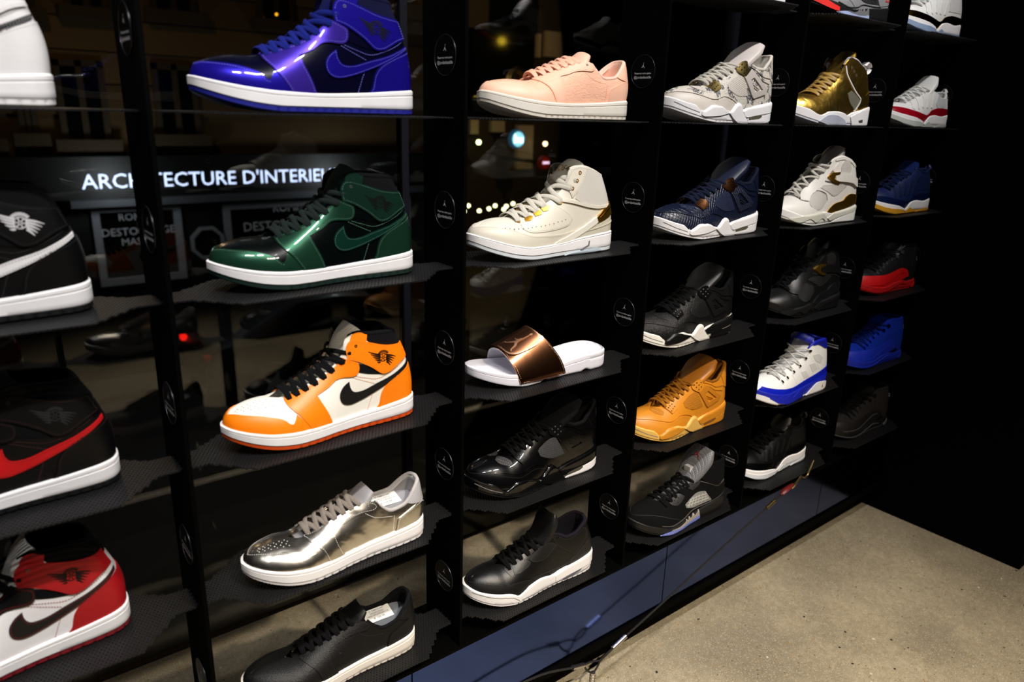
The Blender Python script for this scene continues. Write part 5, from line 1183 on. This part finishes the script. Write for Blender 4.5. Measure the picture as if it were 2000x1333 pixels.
def ring_mesh(R_=.0287, t=.00022, z=.0010):
    mb = MB(); a = np.linspace(0, 2 * math.pi, 73)[:-1]; b = np.arange(6) / 6 * 2 * math.pi
    V = [((R_ + t * math.cos(q)) * math.cos(p), (R_ + t * math.cos(q)) * math.sin(p), z + t * math.sin(q)) for p in a for q in b]
    return mb.add(V, grid_faces(72, 6, True, True)).mesh('sticker_rim', 60, 1)
STK = []
_d = disc_mesh(); _d.materials.append(mat('060607', .3, bump='none', var=0, spec=.3)); STK.append(('sticker_disc', _d))
_r = ring_mesh(); _r.materials.append(mat('6d7078', .3, metal=.8, bump='none', var=0)); STK.append(('sticker_rim', _r))
_PRW = mat('e2e2e6', .6, bump='none', var=0)
_l = flat_polys(leaper((0, .0085), .0062), .00125).mesh('leaping_figure', 60, 1); _l.materials.append(_PRW); STK.append(('leaping_figure', _l))
for _s, _z, _y in (('Reservez votre paire', .0047, -.0035), ('@jordanbastille', .0066, -.0105)):
    _t = flat_text(_s, _z); _t.transform(Matrix.Translation((0, _y, .00125))); _t.materials.append(_PRW); _t.name = 'lettering'; STK.append(('lettering', _t))
for c in range(0, 6):
    for r in range(1, 6): sticker(c, r, (c + 1) * W - .0011 if c < 5 else 5.9 * W - .0011)
# base under the shelves
o = plain('base_tray', MB().box((-.4, 0, zw(-2.147)), (5.9 * W, .33 * W, zw(zb))), BLKM); tag(o, 'long black metal tray closing the shelf wall at the bottom', 'tray')
GLB = mat('3c4f8a', .14, metal=1.0, bump='none', var=0)
xs = [-.9, .17, 1.77, 3.37, 4.97, 5.9]
for i in range(5):
    o = plain('base_glass_panel', MB().box((xs[i] * W + .0015, .004, zw(-2.53)), (xs[i+1] * W - .0015, .010, zw(-2.148))), GLB)
    tag(o, 'dark blue glass panel of the base, ' + ['at the far left', 'under the black grained low shoe', 'under the black shoe with thick white midsole', 'under the black suede shoe with mesh window', 'at the right end by the black partition'][i], 'panel', 'glass panels of the base')
struct(plain('trim_1', MB().box((-.4, -.002, zw(-2.575)), (5.9 * W, .02, zw(-2.53))), BLKM))
struct(plain('trim_2', MB().box((-.4, .12 * W, 0), (5.9 * W, .2 * W, zw(-2.575))), BLKM))
# window behind the shelves
def glass_mat():
    m = bpy.data.materials.new('material_glass'); m.use_nodes = True; nt = m.node_tree; nt.nodes.clear()
    out = nt.nodes.new('ShaderNodeOutputMaterial'); t = nt.nodes.new('ShaderNodeBsdfTransparent'); g = nt.nodes.new('ShaderNodeBsdfGlossy'); g.inputs['Roughness'].default_value = 0.0; t.inputs[0].default_value = (.93, .95, .94, 1)
    fr = nt.nodes.new('ShaderNodeFresnel'); fr.inputs[0].default_value = 1.5; mx = nt.nodes.new('ShaderNodeMixShader')
    nt.links.new(fr.outputs[0], mx.inputs[0]); nt.links.new(t.outputs[0], mx.inputs[1]); nt.links.new(g.outputs[0], mx.inputs[2]); nt.links.new(mx.outputs[0], out.inputs[0]); return m
GLS = glass_mat(); MUL = mat('20222c', .45, metal=.6, bump='none', var=0)
k = 0
for a, b in ((-3.1, -.23), (-.23, 2.65), (2.65, 5.53), (5.53, 8.4)):
    k += 1; w_ = struct(plain('window_%d' % k, MB().box((a * W + .012, 1.52 * W, .0), (b * W - .012, 1.52 * W + .008, 3.0)), GLS))
    fr = plain('mullion', MB().box((b * W - .012, 1.505 * W, 0), (b * W + .006, 1.52 * W + .02, 3.0)), MUL, parent=w_)
# ------------------------------------------------------------------ security cable in front of the base
def tube(name, pts, r, mt, n=40, nsec=8, parent=None, smooth=True):
    P = dens(pts, n) if smooth else np.asarray(pts, float); V, F = sweep(P, r, r, nsec=nsec); return plain(name, mk_mesh(name, V, F, 60, 1.0), mt, parent=parent)
root = bpy.data.objects.new('security_cable', None); COL.objects.link(root); root.location = (0, 0, 0); tag(root, 'thin black security cable with silver ferrules slung along the base', 'cable')
CBL = mat('0b0a0a', .6, bump='fabric', bs=.2, var=0); FER = metal('cfcac2', .28, 'rubber', .1); REDP = mat('5e0e0b', .5, bump='rubber', bs=.05); BRS = metal('b8a06a', .3, 'rubber', .05)
fl = .004
def cp(X, Y, Z): return (X * W, Y * W, max(fl, zw(Z)))
YC = -.085
A = cp(2.979, YC, -2.491); Bq = cp(4.15, YC, -2.143)
tube('cable', [Bq, cp(3.9, YC, -2.212), cp(3.6, YC, -2.302), cp(3.3, YC, -2.396), A], .0024, CBL, 40, 8, root)
d = (Vector(A) - Vector(Bq)).normalized()
F1 = Vector(A); F2 = Vector(cp(2.889, YC, -2.522)); tube('ferrule', [F1, (F1 + F2) / 2, F2], .0052, FER, 6, 12, root)
K = Vector(cp(2.80, YC, -2.552)); s_ = Vector((.3, -.35, .8)).normalized() * .0065
tube('cable_loop', [F2, F2 * .6 + K * .4 + s_, K + s_ * .5, K, K - s_ * .6, F2 * .6 + K * .4 - s_, F2], .0022, CBL, 40, 8, root)
K2 = Vector(cp(2.685, YC, -2.520)); K3 = Vector(cp(2.755, YC, -2.602))
tube('cable_loop', [K, (K + K2) / 2 + Vector((0, 0, .003)), K2, (K2 + K3) / 2 - Vector((.004, 0, .002)), K3, (K + K3) / 2 + Vector((.004, 0, 0)), K], .0022, CBL, 40, 8, root)
G2 = Vector(cp(2.608, YC, -2.497)); tube('ferrule', [K2, (K2 + G2) / 2, G2], .0052, FER, 6, 12, root)
tube('cable', [G2, cp(2.415, YC * .8, -2.45), cp(2.1, -.05, -2.44), cp(1.7, -.03, -2.45), cp(1.2, -.02, -2.46)], .0024, CBL, 30, 8, root)
K4 = Vector(cp(2.75, YC, -2.70)); tube('ferrule', [K3, (K3 + K4) / 2, K4], .0056, FER, 8, 12, root)
for i in range(5):
    q_ = K3 * (.85 - .17 * i) + K4 * (.15 + .17 * i); q2 = q_ + (K4 - K3).normalized() * .0025; tube('ferrule_ridge', [q_, (q_ + q2) / 2, q2], .0066, FER, 4, 12, root)
tube('cable', [K4, K4 * .5 + Vector((K4.x, K4.y, .003)) * .5, Vector((K4.x - .004, K4.y, .003))], .0024, CBL, 8, 8, root)
# upper end: ferrule, red clasp, brass hook
u = -d; B0 = Vector(Bq); tube('ferrule', [B0, B0 + u * .018, B0 + u * .036], .0048, BRS, 6, 12, root)
B1 = B0 + u * .036; tube('cable_loop', [B1, B1 + u * .018 + Vector((0, -.007, .006)), B1 + u * .036, B1 + u * .018 - Vector((0, -.007, .006)), B1], .002, CBL, 30, 8, root)
B2 = B1 + u * .028; B3 = B2 + u * .055
V, F = sweep(dens([B2, B2 * .7 + B3 * .3 + Vector((0, 0, .004)), B3], 10), [.004, .006, .0075, .0085, .0085, .008, .0075, .007, .006, .0045], [.003, .004, .0045, .005, .005, .005, .0045, .004, .004, .003]); plain('red_clasp', mk_mesh('red_clasp', V, F, 60, 1), REDP, parent=root)
B4 = B3 + u * .04; V, F = sweep(dens([B2 * .3 + B3 * .7 + Vector((0, -.006, 0)), B3 + Vector((0, -.006, .002)), B4], 8), .0035, .002); plain('hook_plate', mk_mesh('hook_plate', V, F, 60, 1), BRS, parent=root)
tube('hook', [B4, B4 + Vector((.012, -.002, -.006)), B4 + Vector((.026, -.002, -.002)), B4 + Vector((.034, -.002, .012)), B4 + Vector((.048, -.001, .034))], .0022, BRS, 24, 8, root)
# ------------------------------------------------------------------ the street at night behind the window
YF = 11.0; XE = unY(884, 300, YF).x
STONE = mat('5a4526', .85, bump='rubber', bs=.2, var=.15); STONE2 = mat('6b5330', .85, bump='rubber', bs=.2, var=.15); DARK = mat('040404', .5, bump='none', var=0); DGL = mat('050608', .08, bump='none', var=0, spec=.5); ASPH = mat('101010', .8, bump='rubber', bs=.3, var=.2); PAVE = mat('4f4736', .8, bump='rubber', bs=.3, var=.25); GREY = mat('8a8c92', .5, bump='none'); SILL = mat('3d2f1a', .8, bump='rubber', bs=.1)
ZS = -2.9                                  # the shop is one floor up: the street lies below
struct(plain('floor_road', MB().box((-14, .74, ZS - .4), (40, 10.1, ZS)), ASPH)); struct(plain('floor_far_sidewalk', MB().box((-14, 10.1, ZS - .4), (40, 15.4, ZS + .1)), PAVE))
struct(plain('wall_below_window', MB().box((-3, 1.505 * W, ZS), (8, 1.7 * W, -.1)), DARK))
def rect(x0, y0, x1, y1, Y):
    a = unY(x0, (y0 + y1) / 2, Y); b = unY(x1, (y0 + y1) / 2, Y); c = unY((x0 + x1) / 2, y0, Y); d = unY((x0 + x1) / 2, y1, Y); return a.x, b.x, d.z, c.z
def pbox(name, r, y0, y1, mt, parent=None):
    return plain(name, MB().box((r[0], y0, r[2]), (r[1], y1, r[3])), mt, parent=parent)
fac = bpy.data.objects.new('building', None); COL.objects.link(fac); fac.location = (0, 0, 0); tag(fac, 'dark stone building across the street above the lit shop sign', 'building')
wall = plain('facade', MB().box((-14, YF + .06, ZS), (XE, YF + .4, 12)), STONE, parent=fac)
for i in range(20): plain('stone_course', MB().box((-14, YF, 1.0 + i * .42), (XE, YF + .07, 1.0 + i * .42 + .40)), STONE2 if i % 3 else STONE, parent=fac)
def window(r, fac, lit=None):
    w_ = plain('window_frame', MB().box((r[0], YF - .05, r[2]), (r[0] + .08, YF, r[3])).box((r[1] - .08, YF - .05, r[2]), (r[1], YF, r[3])).box((r[0], YF - .05, r[3] - .08), (r[1], YF, r[3])).box(((r[0] + r[1]) / 2 - .04, YF - .05, r[2]), ((r[0] + r[1]) / 2 + .04, YF, r[3])), SILL, parent=fac)
    pbox('pane', r, YF - .02, YF + .01, lit or DGL, parent=w_); plain('sill', MB().box((r[0] - .1, YF - .18, r[2] - .16), (r[1] + .1, YF, r[2])), SILL, parent=w_)
for r in ((288, -90, 378, 22), (498, -110, 570, 40), (110, 118, 208, 272), (300, 126, 386, 262), (28, 118, 66, 260), (-120, 110, -20, 270), (-40, -90, 60, 12), (118, -90, 205, 14)): window(rect(*r, YF), fac)
# shop on the ground floor
shop = bpy.data.objects.new('shop_front', None); COL.objects.link(shop); tag(shop, 'black shop front with lit letters and framed posters across the street', 'shop')
r = rect(120, 300, 880, 372, YF); plain('fascia', MB().box((r[0] - 6, YF - .3, r[2]), (r[1], YF - .02, r[3])), DARK, parent=shop); plain('fascia_ledge', MB().box((r[0], YF - .42, r[2] - .1), (r[1], YF - .1, r[2])), mat('4c4f55', .5, bump='none'), parent=shop)
plain('shop_wall', MB().box((r[0] - 6, YF - .12, ZS), (r[1], YF - .04, r[2] - .1)), DARK, parent=shop)
def put_text(s, u, v, hpx, Y, mt, name, parent, width=None, ang=0):
    c = unY(u, v, Y); k = (unY(u, v - hpx / 2, Y) - unY(u, v + hpx / 2, Y)).z
    me = flat_text(s, 1.0); V = np.array([q.co[:] for q in me.vertices]); w = V[:, 0].max() - V[:, 0].min(); h = V[:, 1].max() - V[:, 1].min(); sy = k / .72; sx = sy
    if width: a = unY(u - width / 2, v, Y); b = unY(u + width / 2, v, Y); sx = (b.x - a.x) / w
    me.transform(Matrix(((sx, 0, 0, c.x), (0, 0, 1, c.y), (0, sy, 0, c.z), (0, 0, 0, 1)))); me.flip_normals(); me.materials.append(mt); me.name = name
    o = bpy.data.objects.new(name, me); COL.objects.link(o); o.parent = parent; return o
put_text("ARCHITECTURE D'INTERIEUR", 440, 349, 27, YF - .31, emis('c9d8ff', 1.9), 'lit_lettering', shop, 500)
def poster(x0, y0, x1, y1, lines):
    r = rect(x0, y0, x1, y1, YF - .15); t = .1; f = plain('poster_frame', MB().box((r[0], YF - .2, r[2]), (r[0] + t, YF - .12, r[3])).box((r[1] - t, YF - .2, r[2]), (r[1], YF - .12, r[3])).box((r[0] + t, YF - .2, r[3] - t), (r[1] - t, YF - .12, r[3])).box((r[0] + t, YF - .2, r[2]), (r[1] - t, YF - .12, r[2] + t)), GREY, parent=shop)
    pbox('poster', r, YF - .14, YF - .12, DGL, parent=f)
    for s, u, v, h in lines: put_text(s, u, v, h, YF - .15, mat('b9bac0', .6, bump='none', emit=.02), 'poster_lettering', f)
poster(185, 398, 358, 552, (('ROMEO', 268, 424, 14), ('DESTOCKAGE', 272, 452, 15), ('MASSIF', 270, 472, 14))); poster(440, 388, 800, 556, (('ROMEO', 568, 406, 15), ('DESTOCKAGE MASSIF', 590, 437, 17)))
c = unY(405, 474, YF - .16); R0 = (unY(405, 440, YF - .16) - c).z; P = []
for k in range(8): P.append((math.cos(math.radians(22.5 + 45 * k)), math.sin(math.radians(22.5 + 45 * k))))
V = [(c.x + p[0] * R0 * q, YF - .16 - e, c.z + p[1] * R0 * q) for e in (0, .06) for q in (1, .82) for p in P]; F = []
for k in range(8):
    n = (k + 1) % 8; F += [(16 + k, 16 + n, 24 + n, 24 + k), (k, n, 16 + n, 16 + k), (8 + n, 8 + k, 24 + k, 24 + n)]
plain('octagonal_window', MB().add(V, F).mesh('octagonal_window', 30, 1), GREY, parent=shop)
# pale building farther right
b2 = bpy.data.objects.new('building', None); COL.objects.link(b2); tag(b2, 'pale building with tall windows behind the pink shoe', 'building'); Y2 = 15
plain('facade', MB().box((XE - 2, Y2, ZS), (45, Y2 + .4, 14)), mat('332818', .85, bump='rubber', bs=.2), parent=b2)
BEI = mat('b5a586', .8, bump='rubber', bs=.1, emit=.010)  # faint emission stands in for lamplight on the beige panels
for r in ((1066, 62, 1100, 112), (1108, 62, 1146, 116), (1186, 76, 1216, 140), (1310, 90, 1356, 182), (1050, 66, 1056, 112), (918, 234, 934, 262), (960, 236, 985, 258), (1105, 258, 1132, 282), (1010, 245, 1040, 330)): pbox('self_lit_wall_panel', rect(*r, Y2 - .1), Y2 - .12, Y2 + .02, BEI, parent=b2)
for r in ((1150, -60, 1182, 120), (1218, -60, 1300, 230), (960, -60, 1050, 60), (1360, -60, 1440, 230), (905, 60, 1040, 225), (1140, 236, 1166, 300)): pbox('dark_window', rect(*r, Y2 - .1), Y2 - .16, Y2 + .02, DGL, parent=b2)
for r in ((1548, 262, 1572, 300), (1588, 252, 1650, 330)): pbox('self_lit_wall_panel', rect(*r, Y2 - .1), Y2 - .13, Y2 + .02, mat('9aa07a', .8, bump='none', emit=.03), parent=b2)  # greenish light on these panels comes from their own emission
# lamps of the street
def bulb(u, v, rpx, Y, col, e, name, label, group=None, cat='lamp'):
    c = unY(u, v, Y); r = (unY(u + rpx, v, Y) - c).length * .75; mb = MB(); V = []; n, m_ = 12, 7
    root = bpy.data.objects.new(name, None); COL.objects.link(root); root.location = c; root.empty_display_size = .05; tag(root, label, cat, group)
    for i in range(m_):
        a = math.pi * i / (m_ - 1)
        for j in range(n): b = 2 * math.pi * j / n; V.append((r * math.sin(a) * math.cos(b), r * math.sin(a) * math.sin(b), -r * math.cos(a)))
    plain('bulb', mb.add(V, grid_faces(m_, n, False, True, True)).mesh('bulb', 60, 1), emis(col, e), parent=root)
    plain('cap', MB().box((-r * .4, -r * .4, r * .9), (r * .4, r * .4, r * 1.7)), DARK, parent=root); return root
for u, v in ((915, 402), (936, 412), (955, 408), (967, 402), (984, 409), (989, 403), (1002, 398), (1013, 403), (907, 413)): bulb(u, v, 4.0, 13 + random.random(), 'f6ecb0', 6, 'string_light', 'small warm bulb in the row of lights above the off-white mid top', 'row of small bulbs over the street')
bulb(935, 278, 5, 14.5, 'dcf0a0', 9, 'wall_lamp', 'pale green wall lamp under the toe of the pink shoe'); bulb(1065, 281, 4.5, 14.5, 'ffe2a8', 7, 'wall_lamp', 'warm wall lamp right of the round blue sign'); bulb(1169, 284, 4.5, 14.5, 'ffe8b8', 8, 'wall_lamp', 'warm wall lamp under the heel of the pink shoe'); bulb(774, 260, 4, 14, 'fff4d8', 7, 'wall_lamp', 'white lamp under the heel of the violet blue high top')
bulb(805, 247, 4, 14, 'ffb84a', 4, 'wall_lamp', 'small orange lamp beside the upright behind the violet blue high top'); bulb(806, 278, 4.5, 14, 'e8e070', 5, 'wall_lamp', 'yellow green lamp beside the upright behind the green high top'); bulb(1360, 280, 4.5, 14.5, 'ffe8a8', 7, 'wall_lamp', 'warm lamp below the snakeskin shoe'); SL = bulb(1480, 38, 9, 10, 'ffd23a', 16, 'street_lamp', 'bright yellow street lamp behind the snakeskin shoe'); plain('pole', MB().box((.12, -.05, ZS - SL.location.z), (.22, .05, .35)).box((-.05, -.03, .25), (.2, .03, .31)), DARK, parent=SL)
bulb(1293, 385, 5, 14, 'a87a18', .8, 'wall_lamp', 'dim amber lamp left of the navy shoe'); bulb(1290, 509, 4, 14, 'c07a10', 1.0, 'wall_lamp', 'dim amber lamp above the black pony hair shoe'); bulb(540, 28, 3.5, YF - .3, 'ffb020', 2, 'wall_lamp', 'tiny orange lamp in the window left of the violet blue high top'); bulb(1395, 500, 3.5, 14, '9a5a08', .7, 'wall_lamp', 'faint amber lamp below the navy shoe')
# round lit sign and no entry sign
def round_sign(u, v, rpx, Y, name, label, rim, face, text=None, bar=None):
    c = unY(u, v, Y); r = (unY(u + rpx, v, Y) - unY(u, v, Y)).x * .8; root = bpy.data.objects.new(name, None); COL.objects.link(root); root.location = c; tag(root, label, 'sign'); n = 32
    def dsc(nm, rr, y0, y1, mt):
        V = [(rr * math.cos(2 * math.pi * k / n), y, rr * math.sin(2 * math.pi * k / n)) for y in (y0, y1) for k in range(n)]
        plain(nm, MB().add(V, [tuple(range(n)), tuple(reversed(range(n, 2 * n)))] + [(k, n + k, n + (k + 1) % n, (k + 1) % n) for k in range(n)]).mesh(nm, 40, 1), mt, parent=root)
    dsc('rim', r, 0, .12, rim); dsc('face', r * .8, -.02, .02, face)
    if text:
        me = flat_text(text, r * 1.3); me.transform(Matrix(((1, 0, 0, 0), (0, 0, 1, -.03), (0, 1, 0, 0), (0, 0, 0, 1)))); me.flip_normals(); me.materials.append(emis('f4ffff', 5)); o = bpy.data.objects.new('sign_lettering', me); COL.objects.link(o); o.parent = root
    if bar: plain('bar', MB().box((-r * .6, -.04, -r * .16), (r * .6, -.01, r * .16)), bar, parent=root)
    plain('bracket', MB().box((-.04, .1, -.04), (.04, (15 - Y) - .002, .04)), DARK, parent=root)
round_sign(1012, 272, 17, 14, 'lit_round_sign', 'round blue lit sign hanging over the street', emis('1f5f86', .35), emis('8fd8e8', 1.6), 'hu'); round_sign(1065, 318, 12, 13, 'no_entry_sign', 'round red no entry sign with white bar', emis('6a1208', .25), emis('8a1808', .35), None, emis('f0d0f0', 2.2))
# parked cars
def car(x, y, col, label, lights=False, rev=False):
    root = bpy.data.objects.new('parked_car', None); COL.objects.link(root); root.location = (x, y, ZS); root.rotation_euler = (0, 0, math.pi if rev else 0); tag(root, label, 'car')
    xs = np.array([0, .06, .3, .9, 1.35, 1.75, 2.3, 2.9, 3.3, 3.7, 4.1, 4.25]); zt = np.array([.55, .72, .86, .95, 1.05, 1.38, 1.46, 1.42, 1.2, 1.0, .9, .6]); hw = np.array([.62, .74, .82, .85, .86, .86, .86, .86, .86, .84, .78, .66]); V = []
    for a, z, w in zip(xs, zt, hw):
        zs = min(z, .92); tw = w * (.97 if z < 1.0 else .74)
        V += [(a, -w * .9, .28), (a, -w, .5), (a, -w * .98, zs * .85), (a, -w * .95, zs), (a, -tw, z * .96 if z > 1 else z), (a, -tw * .8, z), (a, tw * .8, z), (a, tw, z * .96 if z > 1 else z), (a, w * .95, zs), (a, w * .98, zs * .85), (a, w, .5), (a, w * .9, .28)]
    F = grid_faces(12, 12, False, True) + [tuple(reversed(range(12))), tuple(132 + i for i in range(12))]
    plain('car_body', MB().add(V, F).mesh('car_body', 35, 1), mat(col, .5, coat=.1, bump='none', var=0, spec=.3), parent=root)
    for sd in (-1, 1):
        for p in (((1.45, .99), (1.78, 1.32), (2.25, 1.38), (2.25, .98)), ((2.32, .98), (2.32, 1.38), (2.85, 1.34), (3.2, 1.02))):
            V = [(a, sd * (.86 - (z - .92) * .27 + o_), z) for o_ in (.0, .012) for a, z in p]; plain('side_window', MB().add(V, [(0, 1, 2, 3), (7, 6, 5, 4), (0, 4, 5, 1), (1, 5, 6, 2), (2, 6, 7, 3), (3, 7, 4, 0)]).mesh('side_window', 30, 1), DGL, parent=root)
        for wx in (.78, 3.4):
            n = 24; R_ = .31; V = []
            for yy, rr in ((.70, R_), (.88, R_), (.89, R_ * .7), (.87, R_ * .66)): V += [(wx + rr * math.cos(2 * math.pi * k / n), sd * yy, .31 + rr * math.sin(2 * math.pi * k / n)) for k in range(n)]
            plain('wheel', MB().add(V, grid_faces(4, n, False, True) + [tuple(72 + k for k in range(n))]).mesh('wheel', 40, 1), mat('0a0a0a', .6, bump='none'), parent=root)
            plain('hubcap', MB().add([(wx + .2 * math.cos(2 * math.pi * k / 10) * (1 if k % 2 else .45), sd * .90, .31 + .2 * math.sin(2 * math.pi * k / 10) * (1 if k % 2 else .45)) for k in range(10)], [tuple(range(10))]).mesh('hubcap', 30, 1), GREY, parent=root)
        plain('headlight', MB().box((-.02, sd * .6 - .12, .62), (.1, sd * .6 + .12, .74)), emis('eaffea', 14) if lights else GREY, parent=root); plain('tail_light', MB().box((4.12, sd * .58 - .07, .72), (4.24, sd * .58 + .07, .78)), emis('c01008', 2.0 if sd < 0 else .02), parent=root)
    return root
car(7.1, 9.7, '0c0d0f', 'dark parked car seen through the shelves behind the orange high top', rev=True); hp = unY(1290, 582, 8.3); car(hp.x, 8.3 + .3, '121214', 'dark car with bright headlights behind the black pony hair shoe', True)
# unseen street lamps, plus two pale fills added to brighten the shop front
def lamp(loc, w, col=(1, .66, .32), r=.15):
    ld = bpy.data.lights.new('street_and_fill_light', 'POINT'); ld.energy = w; ld.color = col; ld.shadow_soft_size = r; o = bpy.data.objects.new('street_and_fill_light', ld); COL.objects.link(o); o.location = loc
lamp((1.0, 7.5, 4.2), 48); sl_ = unY(430, 372, YF - 1.0); lamp((sl_.x - 1.2, YF - 1.0, sl_.z + .1), 14, (.9, .95, 1)); lamp((sl_.x + 2.2, YF - 1.0, sl_.z + .1), 14, (.9, .95, 1)); lamp((11, 11, 4.0), 170)
# panes of things behind the glass stay outdoors
